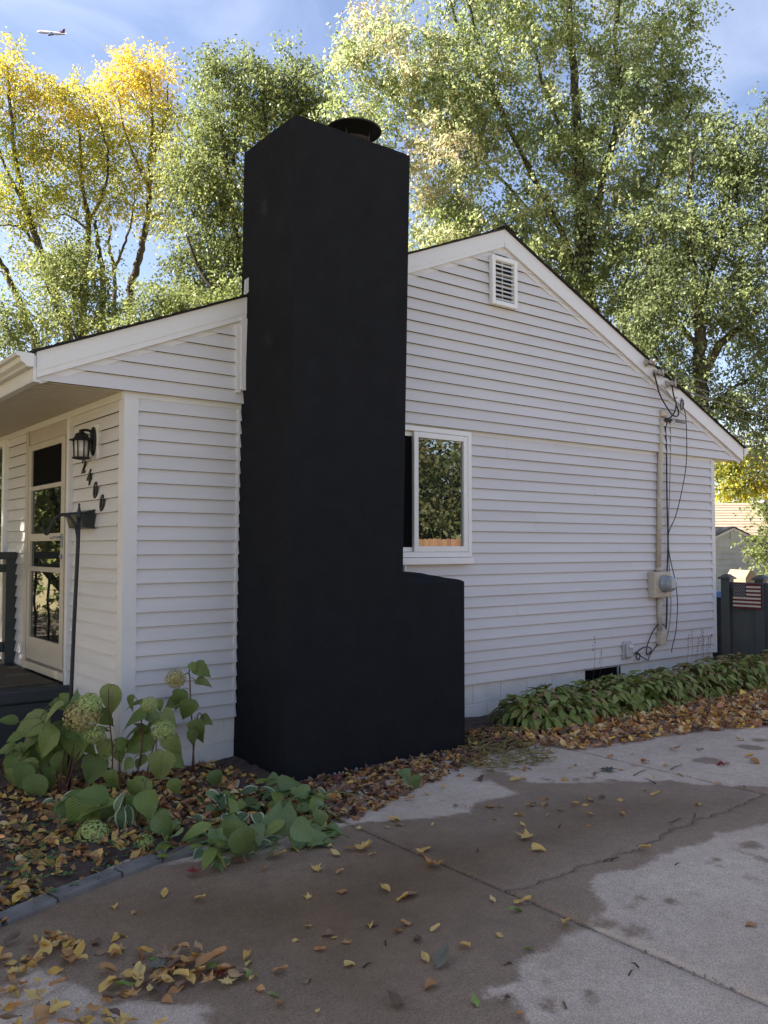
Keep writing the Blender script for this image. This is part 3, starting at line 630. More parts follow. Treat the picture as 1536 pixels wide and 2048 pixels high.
MB().prism([(-.02, my0, mz0), (-.115, my0, mz0 + .01), (-.145, my0, mz1 - .035), (-.02, my0, mz1)], [(-.02, my0 + .36, mz0), (-.115, my0 + .36, mz0 + .01), (-.145, my0 + .36, mz1 - .035), (-.02, my0 + .36, mz1)]).build('body', 'mailbox', mbx, bevel=.004)
MB().prism([(-.019, my0 - .006, mz1 + .001), (-.152, my0 - .006, mz1 - .034), (-.156, my0 - .006, mz1 - .050), (-.152, my0 - .006, mz1 - .026), (-.019, my0 - .006, mz1 + .010)],
           [(-.019, my0 + .366, mz1 + .001), (-.152, my0 + .366, mz1 - .034), (-.156, my0 + .366, mz1 - .050), (-.152, my0 + .366, mz1 - .026), (-.019, my0 + .366, mz1 + .010)]).build('lid', 'mailbox', mbx)

# ------------------------------------------------------------------ shepherd hook in the bed
hb = atz(-.03, 137, 1590); HD = float((hb - CAM) @ FWD)
hook = thing('plant_hook', 'tall black iron shepherd hook standing among the hydrangeas', 'plant hook', hb)
hp = lambda px, py: atd(HD, px, py)
tube('pole', [hb - np.array([0, 0, .1]), hp(141, 1420), hp(148, 1250), hp(155, 1110), hp(158, 1032)], .0135, 'iron', hook, 10)
tube('arm', spline([hp(157, 1095), hp(153, 1062), hp(144, 1040), hp(134, 1030), hp(122, 1030), hp(112, 1036), hp(104, 1048), hp(98, 1062), hp(93, 1068), hp(87, 1062), hp(84, 1054)], 5), [.011] * 51, 'iron', hook, 8)
tube('cross_arm', [hp(120, 1030), hp(140, 1027), hp(168, 1026)], .009, 'iron', hook, 6)
MB().lathe(hp(158, 1034), [(.012, -.012), (.020, -.008), (.022, .006), (.014, .014), (.017, .026), (.011, .05), (.007, .075), (.008, .085), (.006, .095), (.0, .097)], 12).build('finial', 'iron', hook)

# ------------------------------------------------------------------ electric service on the side wall
def W0(px, py, y=-.05): return aty(y, px, py)
mp0 = W0(1316, 1190); em = thing('electric_meter', 'beige electric meter and conduit mast on the white side wall', 'electric meter', (mp0[0], -.06, .5))
tube('mast', [W0(1322, 838), W0(1321, 880), W0(1319, 1000), W0(1317, 1146)], .032, 'conduit', em, 14)
tube('lower_conduit', [W0(1318, 1186), W0(1320, 1262)], .030, 'conduit', em, 14)
for px, py in ((1322, 846), (1320.5, 884), (1317.5, 1138)):
    p = W0(px, py); MB().lathe(p, [(.037, -.02), (.040, -.012), (.040, .012), (.037, .02)], 14).build('coupling', 'conduit', em)
p = W0(1320.5, 884); box('strap', (p[0] - .075, -.022, p[2] - .012), (p[0] - .033, -.002, p[2] + .012), 'conduit', em)
p = W0(1323, 832); MB().prism([p + np.array(q) for q in ((-.045, -.04, -.01), (.075, -.05, .0), (.085, -.05, .045), (-.02, -.04, .075), (-.045, -.04, .05))], [p + np.array(q) for q in ((-.045, .04, -.01), (.075, .05, .0), (.085, .05, .045), (-.02, .04, .075), (-.045, .04, .05))]).build('weather_head', 'conduit', em, bevel=.012)
a = aty(-.12, 1303, 1148); c = aty(-.12, 1340, 1188); bx0, bx1 = a[0] + .06, c[0] + .03
bxo = box('meter_box', (bx0, -.125, 1.085), (bx1, -.018, 1.40), 'conduit', em, .014)
mc = ((bx0 + bx1) / 2 + .015, -.125, 1.255)
MB().lathe(mc, [(.108, 0), (.108, .022), (.098, .028), (.096, .095), (.085, .118), (.05, .126), (.0, .128)], 26, (0, -1, 0)).build('meter_dial', 'meter_grey', em)
box('meter_face', (mc[0] - .045, mc[1] - .134, mc[2] - .05), (mc[0] + .045, mc[1] - .129, mc[2] + .05), 'meter_face', em)
p = W0(1322, 1275); box('junction_box', (p[0] - .06, -.10, p[2] - .09), (p[0] + .05, -.018, p[2] + .08), 'conduit', em, .012)
ob_ = aty(-.05, 1257, 1300); oe = thing('outlet_box', 'grey weatherproof outlet box low on the side wall', 'outlet box', (ob_[0], -.04, .36))
box('back', (ob_[0] - .085, -.045, ob_[2] - .105), (ob_[0] + .075, -.019, ob_[2] + .105), 'grey_plastic', oe, .008); box('cover', (ob_[0] - .065, -.080, ob_[2] - .085), (ob_[0] + .06, -.046, ob_[2] + .075), 'grey_plastic', oe, .014)
box('hasp', (ob_[0] - .03, -.095, ob_[2] + .03), (ob_[0] + .05, -.081, ob_[2] + .055), 'window_white', oe, .004)
def cable(pts, r, m, label, y=-.05, group=None, name='cable'):
    P = [(q if len(q) == 3 and not isinstance(q, tuple) else aty(q[2] if len(q) == 3 else y, q[0], q[1])) for q in pts]
    o = MB().tube(spline(P, 6), r, 6).build(name, m); return tag(o, label, 'cable', group)
cable([(1330, 838), (1334, 848), (1331, 856), (1333, 900), (1334, 1000), (1336, 1080), (1334, 1150)], .010, 'cable', 'thick black cable running down just right of the conduit mast')
cable([(1334, 1188), (1333.5, 1230), (1332, 1258)], .011, 'cable', 'short black cable below the electric meter')
cable([(1338, 848), (1341, 856), (1340, 950), (1337, 1060), (1339, 1150), (1342, 1205), (1339, 1250), (1332, 1284)], .006, 'cable_grey', 'thin grey cable hanging beside the black cable')
cable([(1363, 796), (1365, 800), (1367, 802), (1367, 812), (1363, 820), (1361, 812), (1363, 800), (1367, 815), (1371, 830), (1373, 860), (1373, 920), (1366, 970), (1352, 1030), (1337, 1068), (1339, 1110), (1351, 1165), (1355, 1210), (1352, 1260), (1345, 1292), (1343, 1305)], .006, 'cable', 'slack black wire bowing out to the right of the mast', -.09)
cable([(1330, 1252), (1318, 1248), (1305, 1265), (1295, 1290), (1293, 1308), (1300, 1306), (1302, 1297), (1290, 1294), (1277, 1302), (1272, 1312), (1277, 1320), (1280, 1310), (1271, 1304)], .007, 'cable', 'tangle of black wire between outlet box and conduit')
cable([(1271, 1306), (1282, 1312), (1296, 1320), (1300, 1310), (1316, 1288)], .006, 'cable', 'low black wire looping from the outlet box to the junction box')
cable([(1308, 745, -.13), (1313, 765, -.12), (1320, 790, -.12), (1334, 815, -.12), (1345, 830, -.11), (1355, 832, -.11), (1357, 822, -.11), (1352, 810, -.12)], .010, 'cable', 'black drip loop below the middle rake insulator')
cable([(1345, 775, -.14), (1347, 790, -.13), (1352, 806, -.12), (1350, 822, -.11), (1340, 836, -.10), (1330, 842, -.09)], .010, 'cable', 'black drip loop below the lowest rake insulator')
cable([(1322, 770, -.13), (1328, 775, -.13), (1343, 795, -.12), (1352, 806, -.12)], .006, 'cable_grey', 'grey wire draped from the rake board')
INS = [(1291, 726, 'uppermost'), (1308, 747, 'middle'), (1333, 769, 'lowest')]
for px, py, w_ in INS:
    p = aty(YF - .002, px, py); r_ = thing('insulator', f'small brown ceramic wire insulator, {w_} of three on the rake board', 'insulator', p, 'insulators on the rake board')
    MB().lathe(p, [(.045, 0), (.045, .012), (.03, .014), (.03, .05), (.045, .055), (.045, .075), (.028, .08), (.028, .095), (.04, .10), (.04, .115), (.0, .12)], 14, (.45, -1, 0)).build('knob', 'porcelain', r_)
    MB().box(p + np.array([-.03, -.01, -.04]), p + np.array([.03, .001, .05])).build('bracket', 'conduit', r_)
def wire(a, c, sag, r, label):
    a = np.array(a); c = np.array(c); P = [a + (c - a) * s - np.array([0, 0, 4 * sag * s * (1 - s)]) for s in np.linspace(0, 1, 26)]
    return tag(MB().tube(P, r, 5).build('overhead_wire', 'cable'), label, 'wire')
PD = 30.
wire(aty(YF - .1, 1297, 727), atd(PD, 1800, 800), .45, .009, 'overhead wire leaving the uppermost rake insulator'); wire(aty(YF - .1, 1314, 748), atd(PD, 1800, 815), .5, .008, 'overhead wire leaving the middle rake insulator')
wire(aty(YF - .1, 1341, 771), atd(PD, 1800, 830), .5, .010, 'overhead wire leaving the lowest rake insulator'); wire(aty(YF - .01, 1352, 795), atd(PD, 1800, 870), .4, .006, 'thin overhead wire fixed to the rake board')
wire(aty(-.09, 1331, 838), atd(PD, 1800, 905), .25, .014, 'thick service drop wire leaving the conduit mast'); wire(aty(-.09, 1331, 840), atd(PD, 1800, 925), .6, .010, 'lower service drop wire below the thick one')
wire(atd(40, 1380, 957), atd(40, 1800, 920), .2, .012, 'distant wire, upper of two below the eave at right'); wire(atd(40, 1380, 980), atd(40, 1800, 940), .2, .015, 'distant wire, lower of two below the eave at right')
cl = thing('wire_clamp', 'grey service wire clamp beside the conduit mast top', 'wire clamp', aty(-.10, 1362, 845))
tube('wedge', [aty(-.10, 1352, 842), aty(-.12, 1372, 846)], .016, 'cable_grey', cl, 6)

# ------------------------------------------------------------------ fence with flag plaque, bin, neighbours' buildings
FX = 9.2
def fpt(px, py): return atx(FX, px, py)
fe = thing('side_fence', 'dark grey vinyl fence with capped posts beside the house', 'fence', (FX, -.2, -.1))
posts = [fpt(1455, 1200)[1], fpt(1523, 1200)[1]]; posts += [posts[1] - 1.35, posts[1] - 2.7]
for yv in posts:
    po = box('post', (FX - .065, yv - .065, -.12), (FX + .065, yv + .065, 1.24), 'fence_vinyl', fe, .004)
    box('cap_plate', (FX - .095, yv - .095, 1.241), (FX + .095, yv + .095, 1.268), 'fence_vinyl', po, .004)
    MB().prism([(FX - .082, yv - .082, 1.269), (FX + .082, yv - .082, 1.269), (FX + .082, yv + .082, 1.269), (FX - .082, yv + .082, 1.269)],
               [(FX - .03, yv - .03, 1.315), (FX + .03, yv - .03, 1.315), (FX + .03, yv + .03, 1.315), (FX - .03, yv + .03, 1.315)]).build('cap', 'fence_vinyl', po)
for k in range(3):
    ya, yb_ = posts[k + 1] + .066, posts[k] - .066
    box('rail', (FX - .03, ya, 1.10), (FX + .03, yb_, 1.20), 'fence_vinyl', fe, .004); box('rail', (FX - .03, ya, .02), (FX + .03, yb_, .14), 'fence_vinyl', fe, .004)
    nb = max(3, int((yb_ - ya) / .115)); w_ = (yb_ - ya) / nb
    for j in range(nb): box('board', (FX - .016, ya + j * w_ + .0025, .141), (FX + .010, ya + (j + 1) * w_ - .0025, 1.099), 'fence_vinyl', fe, .004)
a = atx(FX - .06, 1468, 1167); c = atx(FX - .06, 1524, 1219); fy1, fy0 = a[1], c[1]; fz0, fz1 = c[2], a[2]; xf = FX - .085
fg = thing('flag_plaque', 'wooden plaque painted as an American flag hanging on the fence', 'flag plaque', (xf, (fy0 + fy1) / 2, fz0))
box('backing', (xf + .001, fy0 - .004, fz0 - .004), (xf + .016, fy1 + .004, fz1 + .004), 'flag_red', fg)
hS = (fz1 - fz0) / 13; cy = fy1 - (fy1 - fy0) * .48; cz = fz1 - 7 * hS
for k in range(13):
    z1 = fz1 - k * hS; yb_ = cy - .001 if k < 7 else fy1
    box('stripe', (xf - .008 - (.002 if k % 2 else 0), fy0, z1 - hS + .0008), (xf, yb_, z1 - .0008), 'flag_red' if k % 2 == 0 else 'flag_white', fg)
box('canton', (xf - .012, cy, cz), (xf, fy1, fz1), 'flag_blue', fg)
sb = MB(); cw, chh = (fy1 - cy), (fz1 - cz)
for r_ in range(9):
    for q in range(6 if r_ % 2 == 0 else 5):
        yy = fy1 - cw * ((q + .5) / 6 if r_ % 2 == 0 else (q + 1) / 6); zz = fz1 - chh * (r_ + .5) / 9; R_ = chh * .052
        pts = [(xf - .0128, yy + (R_ if i % 2 == 0 else R_ * .42) * math.sin(i * math.pi / 5), zz + (R_ if i % 2 == 0 else R_ * .42) * math.cos(i * math.pi / 5)) for i in range(10)]
        sb.add(pts, [tuple(range(10))])
tag(sb.build('stars', 'flag_white', fg), kind='stuff')
tube('hanger', [(xf + .004, (fy0 + fy1) / 2 + .02, fz1 + .002), (xf + .008, (fy0 + fy1) / 2 - .0, fz1 + .055)], .006, 'flag_white', fg, 5)
bc = atd(13.6, 1446, 1200); bx_, by_ = bc[0] + .1, bc[1] + .1
bn_ = thing('recycling_bin', 'dark blue wheeled bin with a lighter blue lid behind the fence', 'bin', (bx_, by_, -.14))
zt = CAM[2] - (1188 - 1095) / F * 13.6
MB().prism([(bx_ - .24, by_ - .28, -.1), (bx_ + .24, by_ - .28, -.1), (bx_ + .24, by_ + .28, -.1), (bx_ - .24, by_ + .28, -.1)], [(bx_ - .30, by_ - .33, zt - .05), (bx_ + .30, by_ - .33, zt - .05), (bx_ + .30, by_ + .33, zt - .05), (bx_ - .30, by_ + .33, zt - .05)]).build('body', 'bin_blue', bn_, bevel=.02)
MB().prism([(bx_ - .33, by_ - .36, zt - .049), (bx_ + .33, by_ - .36, zt - .049), (bx_ + .33, by_ + .36, zt - .049), (bx_ - .33, by_ + .36, zt - .049)], [(bx_ - .24, by_ - .28, zt + .04), (bx_ + .24, by_ - .28, zt + .04), (bx_ + .24, by_ + .28, zt + .04), (bx_ - .24, by_ + .28, zt + .04)]).build('lid', 'bin_lid', bn_, bevel=.02)
for s_ in (-1, 1): MB().lathe((bx_ + .2, by_ + s_ * .25, -.03), [(.0, -.025), (.1, -.025), (.1, .025), (.0, .025)], 14, (0, 1, 0)).build('wheel', 'cable', bn_)
# grey neighbour shed, gable towards us.  Local frame: u to the right along the gable, w away
SD = 30.
so_ = atd(SD, 1465, 1055); u = np.array([RIGHT[0], RIGHT[1], 0]) * .97 + np.array([FWD[0], FWD[1], 0]) * .24; u /= np.linalg.norm(u); w = np.array([-u[1], u[0], 0])
sh_ = thing('garden_shed', 'small grey clapboard shed with a white trimmed gable beyond the fence', 'shed', (so_[0], so_[1], -.16))
def S(a, d, z): return np.array([so_[0], so_[1], 0]) + u * a + w * d + np.array([0, 0, z])
zp = so_[2]; hw = 1.75; ze = zp - hw * .42
MB().prism([S(-hw, .02, -.16), S(hw, .02, -.16), S(hw, .02, ze - .02), S(0, .02, zp - .03), S(-hw, .02, ze - .02)], [S(-hw, 3.6, -.16), S(hw, 3.6, -.16), S(hw, 3.6, ze - .02), S(0, 3.6, zp - .03), S(-hw, 3.6, ze - .02)]).build('wall', 'shed_grey', sh_)
z = -.1
while z < zp - .2:
    z1 = z + .2; k0 = max(0, hw - max(0, (z - ze)) / .42); k1 = max(0.02, hw - max(0, (z1 - ze)) / .42)
    MB().prism([S(-k0, .0 - .02, z), S(k0, -.02, z), S(k1, .008, z1), S(-k1, .008, z1)], [S(-k0, .019, z), S(k0, .019, z), S(k1, .019, z1), S(-k1, .019, z1)]).build('board', 'shed_grey', sh_); z = z1
for s_ in (-1, 1):
    MB().prism([S(0, -.06, zp), S(s_ * (hw + .15), -.06, ze - .06), S(s_ * (hw + .15), -.06, ze - .15), S(0, -.06, zp - .10)], [S(0, -.025, zp), S(s_ * (hw + .15), -.025, ze - .06), S(s_ * (hw + .15), -.025, ze - .15), S(0, -.025, zp - .10)]).build('rake_board', 'shed_white', sh_)
    MB().prism([S(0, -.10, zp + .04), S(s_ * (hw + .2), -.10, ze - .05), S(s_ * (hw + .2), -.10, ze - .08), S(0, -.10, zp + .005)], [S(0, 3.7, zp + .04), S(s_ * (hw + .2), 3.7, ze - .05), S(s_ * (hw + .2), 3.7, ze - .08), S(0, 3.7, zp + .005)]).build('roof', 'roof_dark', sh_)
vt = MB(); vt.prism([S(-.10, -.05, zp - .40), S(.14, -.05, zp - .40), S(.14, -.05, zp - .14), S(-.10, -.05, zp - .14)], [S(-.10, -.021, zp - .40), S(.14, -.021, zp - .40), S(.14, -.021, zp - .14), S(-.10, -.021, zp - .14)]); vt_ = vt.build('vent', 'shed_white', sh_)
for k in range(5):
    z = zp - .375 + k * .045; MB().prism([S(-.08, -.062, z), S(.12, -.062, z), S(.12, -.052, z + .03), S(-.08, -.052, z + .03)], [S(-.08, -.058, z - .004), S(.12, -.058, z - .004), S(.12, -.0505, z + .03), S(-.08, -.0505, z + .03)]).build('slat', 'shed_grey', vt_)
# tan roofed house further back
HD2 = 44.
ho = atd(HD2, 1480, 1006); u2 = np.array([RIGHT[0], RIGHT[1], 0]); w2 = np.array([FWD[0], FWD[1], 0]); w2 /= np.linalg.norm(w2)
nh = thing('neighbour_house', 'neighbour house with a wide sunlit tan shingle roof', 'house', (ho[0], ho[1], -.16))
def T(a, d, z): return np.array([ho[0], ho[1], 0]) + u2 * a + w2 * d + np.array([0, 0, z])
zr = ho[2]; zd = zr - 1.75
rr = MB()
for k in range(12):
    t0, t1 = k / 12, (k + 1) / 12
    rr.prism([T(-5, -4 + 4 * t0, zd + (zr - zd) * t0 + .03), T(9, -4 + 4 * t0, zd + (zr - zd) * t0 + .03), T(9, -4 + 4 * t1, zd + (zr - zd) * t1), T(-5, -4 + 4 * t1, zd + (zr - zd) * t1)],
             [T(-5, -4 + 4 * t0, zd + (zr - zd) * t0 - .05), T(9, -4 + 4 * t0, zd + (zr - zd) * t0 - .05), T(9, -4 + 4 * t1, zd + (zr - zd) * t1 - .05), T(-5, -4 + 4 * t1, zd + (zr - zd) * t1 - .05)])
rf = rr.build('roof', 'roof_tan', nh)
MB().prism([T(-5, 0, zr), T(9, 0, zr), T(9, 4, zd), T(-5, 4, zd)], [T(-5, 0, zr - .06), T(9, 0, zr - .06), T(9, 4, zd - .06), T(-5, 4, zd - .06)]).build('roof', 'roof_tan', nh)
MB().prism([T(-4.6, -3.5, -.16), T(8.6, -3.5, -.16), T(8.6, 3.5, -.16), T(-4.6, 3.5, -.16)], [T(-4.6, -3.5, zd + .05), T(8.6, -3.5, zd + .05), T(8.6, 3.5, zd + .05), T(-4.6, 3.5, zd + .05)]).build('wall', 'shed_white', nh)
MB().lathe(T(.92, -.5, zr - .26), [(.16, 0), (.16, .2), (.26, .22), (.22, .34), (.08, .40), (0, .40)], 16).build('roof_vent', 'vent_metal', rf)
yh = thing('yard_shed_roof', 'pale yellow gabled playhouse top showing above the fence', 'playhouse', atd(16., 1508, 1150))
p0 = atd(16., 1491, 1156); p1 = atd(16., 1516, 1156); pz = atd(16., 1505, 1141)[2]; e_ = np.array([FWD[0], FWD[1], 0]) * .9; d_ = np.array([0, 0, -1.4])
mat('tan_board', (.22, .16, .10), .7, .1, 3); mat('lime', (.28, .36, .12), .6, .1, 4)
MB().prism([p0 + d_, p1 + d_, p1 * 1 + np.array([0, 0, .0]), p1 * .6 + p0 * .4 + np.array([0, 0, pz - p0[2]]), p0 * .65 + p1 * .35 + np.array([0, 0, pz - p0[2]]), p0], [q + e_ for q in (p0 + d_, p1 + d_, p1, p1 * .6 + p0 * .4 + np.array([0, 0, pz - p0[2]]), p0 * .65 + p1 * .35 + np.array([0, 0, pz - p0[2]]), p0)]).build('wall', 'tan_board', yh)

# ------------------------------------------------------------------ airliner
pc = atd(1330, 103, 66); ap = thing('airliner', 'white passenger jet with a red tail flying in the blue sky', 'airplane', pc)
nose = atd(1330, 74.5, 64); tail = atd(1330, 132, 70) ; ax = (nose - tail); LEN = np.linalg.norm(ax); ax /= LEN; sd_ = ray(103, 66) + UP * .10; sd_ /= np.linalg.norm(sd_); sd_ -= ax * (sd_ @ ax); sd_ /= np.linalg.norm(sd_); upv = np.cross(sd_, ax); upv *= np.sign(upv[2])
sd2 = sd_ * .97 + upv * -.12
def A3(f, s, v): return pc + ax * f + sd_ * s + upv * v
R_ = 2.3
MB().lathe(A3(0, 0, 0), [(.2, -LEN / 2), (1.0, -LEN / 2 + 4), (R_, -LEN / 2 + 13), (R_, LEN / 2 - 6), (R_ * .75, LEN / 2 - 2.5), (.5, LEN / 2 - .3), (0, LEN / 2)], 20, ax).build('fuselage', 'plane_white', ap)
for s_ in (-1, 1):
    w_ = MB().prism([A3(4, s_ * 1.8, -1.2), A3(-3.5, s_ * 1.8, -1.2), A3(-7.5, s_ * 17, 1.0), A3(-5.8, s_ * 17, 1.0)], [A3(4, s_ * 1.8, -.7), A3(-3.5, s_ * 1.8, -.7), A3(-7.5, s_ * 17, 1.3), A3(-5.8, s_ * 17, 1.3)]).build('wing', 'plane_blue', ap)
    MB().prism([A3(-5.8, s_ * 17, 1.2), A3(-7.6, s_ * 17, 1.2), A3(-8.6, s_ * 17.6, 3.8), A3(-7.8, s_ * 17.6, 3.8)], [A3(-5.8, s_ * 17.2, 1.2), A3(-7.6, s_ * 17.2, 1.2), A3(-8.6, s_ * 17.8, 3.8), A3(-7.8, s_ * 17.8, 3.8)]).build('winglet', 'plane_blue', w_)
    MB().lathe(A3(1.2, s_ * 6, -2.6), [(.8, -2), (1.2, -1), (1.3, 1.6), (1.1, 2.2), (.3, 2.2)], 14, ax).build('engine', 'plane_blue', ap)
    MB().prism([A3(-17, s_ * .6, .8), A3(-20.5, s_ * .6, .8), A3(-22, s_ * 6, 1.4), A3(-20.6, s_ * 6, 1.4)], [A3(-17, s_ * .6, 1.1), A3(-20.5, s_ * .6, 1.1), A3(-22, s_ * 6, 1.6), A3(-20.6, s_ * 6, 1.6)]).build('stabiliser', 'plane_white', ap)
MB().prism([A3(-14, -.2, 1.6), A3(-20.5, -.2, 1.2), A3(-22, -.15, 7.6), A3(-19.6, -.15, 7.6)], [A3(-14, .2, 1.6), A3(-20.5, .2, 1.2), A3(-22, .15, 7.6), A3(-19.6, .15, 7.6)]).build('tail_fin', 'plane_tail', ap)

# ------------------------------------------------------------------ garden edging
ge = thing('garden_edging', None, None, (-1.2, -2.1, -.06)); tag(ge, kind='structure')
EP = [np.array(q) for q in g2([(-420, 1990), (-190, 1905), (0, 1850), (105, 1803), (235, 1752), (318, 1722), (385, 1706)])]
for k in range(len(EP) - 1):
    a_, c_ = EP[k], EP[k + 1]; d = (c_ - a_); L_ = np.linalg.norm(d); d /= L_; nn = np.array([-d[1], d[0]])
    def q3(s, o, z): q = a_ + d * s + nn * o; return (q[0], q[1], z)
    s0, s1 = .008, L_ - .008
    o = MB().prism([q3(s0, -.045, -.12), q3(s1, -.045, -.12), q3(s1, .055, -.12), q3(s0, .055, -.12)], [q3(s0, -.045, -.022 + .006 * (k % 2)), q3(s1, -.045, -.018 - .004 * (k % 3)), q3(s1, .05, -.012), q3(s0, .05, -.010)]).build('edging_stone', 'edging', ge, bevel=.008)

# ------------------------------------------------------------------ leaf shapes
def leaf_mesh(name, wfun, n=9, cols=5, fold=.25, droop=.35, serr=0., twist=0., curl=0., seed=0, stalk=0.):
    """leaf lying along +x from the origin, length 1, normal +z; UV = (along, -1..1 across)"""
    rg = random.Random(seed); V = []; UVs = []
    for i in range(n + 1):
        t_ = i / n; hw_ = wfun(t_)
        for j in range(cols):
            s_ = -1 + 2 * j / (cols - 1); e = 1 + (serr * (rg.random() - .3) if abs(s_) == 1 else 0)
            y = s_ * hw_ * e; x = t_ + (serr * .25 * (1 if i % 2 else -1) / n if abs(s_) == 1 else 0)
            z = abs(y) * fold - droop * t_ * t_ + twist * y * t_ + curl * math.sin(t_ * 6 + s_ * 2) * .05 + (abs(s_) ** 2) * curl * .25 * hw_
            V.append((x, y, z)); UVs.append((t_, s_))
    fs = [(i * cols + j, (i + 1) * cols + j, (i + 1) * cols + j + 1, i * cols + j + 1) for i in range(n) for j in range(cols - 1)]
    if stalk:
        k = len(V); V += [(-stalk, -.012, .0), (-stalk, .012, .0), (.05, .012, -.004), (.05, -.012, -.004)]; UVs += [(0, 0)] * 4; fs.append((k, k + 3, k + 2, k + 1))
    me = bpy.data.meshes.new(name); me.from_pydata(V, [], fs); me.polygons.foreach_set('use_smooth', [True] * len(fs)); uv = me.uv_layers.new()
    for lp in me.loops: uv.data[lp.index].uv = UVs[lp.vertex_index]
    me.update(); return me
def w_heart(t_): return .40 * (math.sin(math.pi * min(1, (t_ + .06)) ** .62) ** .8 if t_ < .999 else 0.0) * (1 if t_ > .001 else .75)
def w_lance(t_): return .20 * math.sin(math.pi * min(.999, t_ * .96 + .02) ** .85) ** .9
def w_ovate(t_): return .27 * math.sin(math.pi * min(.999, t_ * .97 + .015) ** .75) ** .85
def w_hosta(t_): return .23 * math.sin(math.pi * min(.999, t_ * .96 + .03) ** .8) ** .85
HYD = [leaf_mesh('hydrangea_leaf', w_heart, 10, 7, .18, .22 + .2 * k, .16, .2 * (k - 1), .3, k) for k in range(4)]
HOS = [leaf_mesh('hosta_leaf', w_hosta, 6, 3, .35, .25 + .22 * k, 0, .3 * (k - 1), 0, k) for k in range(3)]
DRY = [leaf_mesh('dry_leaf', (w_ovate, w_lance, w_ovate, w_heart)[k % 4], 6, 3, (.30, .45, .15, .25)[k % 4] * (1 if k < 4 else -.8), (-.22, .22, -.38, .12)[k % 4], .12, (.5, -.6, .2, .7)[k % 4], 1.6, k, .25 if k % 2 else .0) for k in range(8)]
def maple_mesh(name, curl):
    V = [(0, 0, 0)]; R = [.28, 1., .42, .95, .36, .80, .30, .45]; ang = [0, 0]
    pts = [(.55, -3.14), (.30, -2.7), (.62, -2.3), (.36, -1.9), (.85, -1.25), (.42, -.75), (.62, -.5), (.48, -.28), (1., 0.), (.48, .28), (.62, .5), (.42, .75), (.85, 1.25), (.36, 1.9), (.62, 2.3), (.30, 2.7)]
    for r, a_ in pts: V.append((r * .6 * math.cos(a_), r * .6 * math.sin(a_), curl * r * r * (.5 + .5 * math.sin(3 * a_))))
    n = len(pts); me = bpy.data.meshes.new(name); me.from_pydata(V, [], [(0, 1 + i, 1 + (i + 1) % n) for i in range(n)]); me.uv_layers.new(); me.update(); return me
MAP = [maple_mesh('maple_leaf', c_) for c_ in (.15, .3, .45)]
def basis(dirv, nrm):
    x = Vector(dirv).normalized(); z = Vector(nrm); z = (z - x * z.dot(x)); z = z.normalized() if z.length > 1e-4 else x.orthogonal().normalized(); y = z.cross(x); return Matrix((x, y, z)).transposed()
def leafobj(name, me, m, parent, pos, dirv, nrm, size):
    o = bpy.data.objects.new(name, me); COL.objects.link(o)
    if not me.materials: me.materials.append(M[m])
    o.material_slots[0].link = 'OBJECT'; o.material_slots[0].material = M[m]
    mw = basis(dirv, nrm).to_4x4() @ Matrix.Scale(size, 4); base = Vector(pos)
    if parent is not None: o.parent = parent; base = base - WL[parent.name]
    o.matrix_local = Matrix.Translation(base) @ mw; return o

# ------------------------------------------------------------------ hydrangeas
def v3(a): return np.array(a, float)
def flower_mesh(seed, n=420):
    rg = np.random.default_rng(seed); mb = MB()
    for k in range(n):
        z = 1 - 2 * (k + .5) / n; ph = k * 2.39996 + rg.uniform(-.2, .2); r = math.sqrt(max(0, 1 - z * z)); d = v3((r * math.cos(ph), r * math.sin(ph), z))
        p = d * (.88 + rg.uniform(-.13, .10)); a_ = np.cross(d, rg.normal(size=3)); a_ /= np.linalg.norm(a_); b_ = np.cross(d, a_); d = d + rg.normal(0, .35, 3); s = .105
        for q in range(4):
            t_ = q * math.pi / 2; e1 = a_ * math.cos(t_) + b_ * math.sin(t_); e2 = -a_ * math.sin(t_) + b_ * math.cos(t_)
            mb.add([p, p + e1 * s * .6 + e2 * s * .42 + d * .03, p + e1 * s + d * .05, p + e1 * s * .6 - e2 * s * .42 + d * .03], [(0, 1, 2, 3)])
    mb.lathe((0, 0, -.5), [(.1, .15), (.45, .2), (.6, .5), (.45, .8), (.1, .9)], 10)
    me, _ = mb.mesh('flower_head', (0, 0, 0)); return me
FLW = [flower_mesh(k) for k in range(3)]
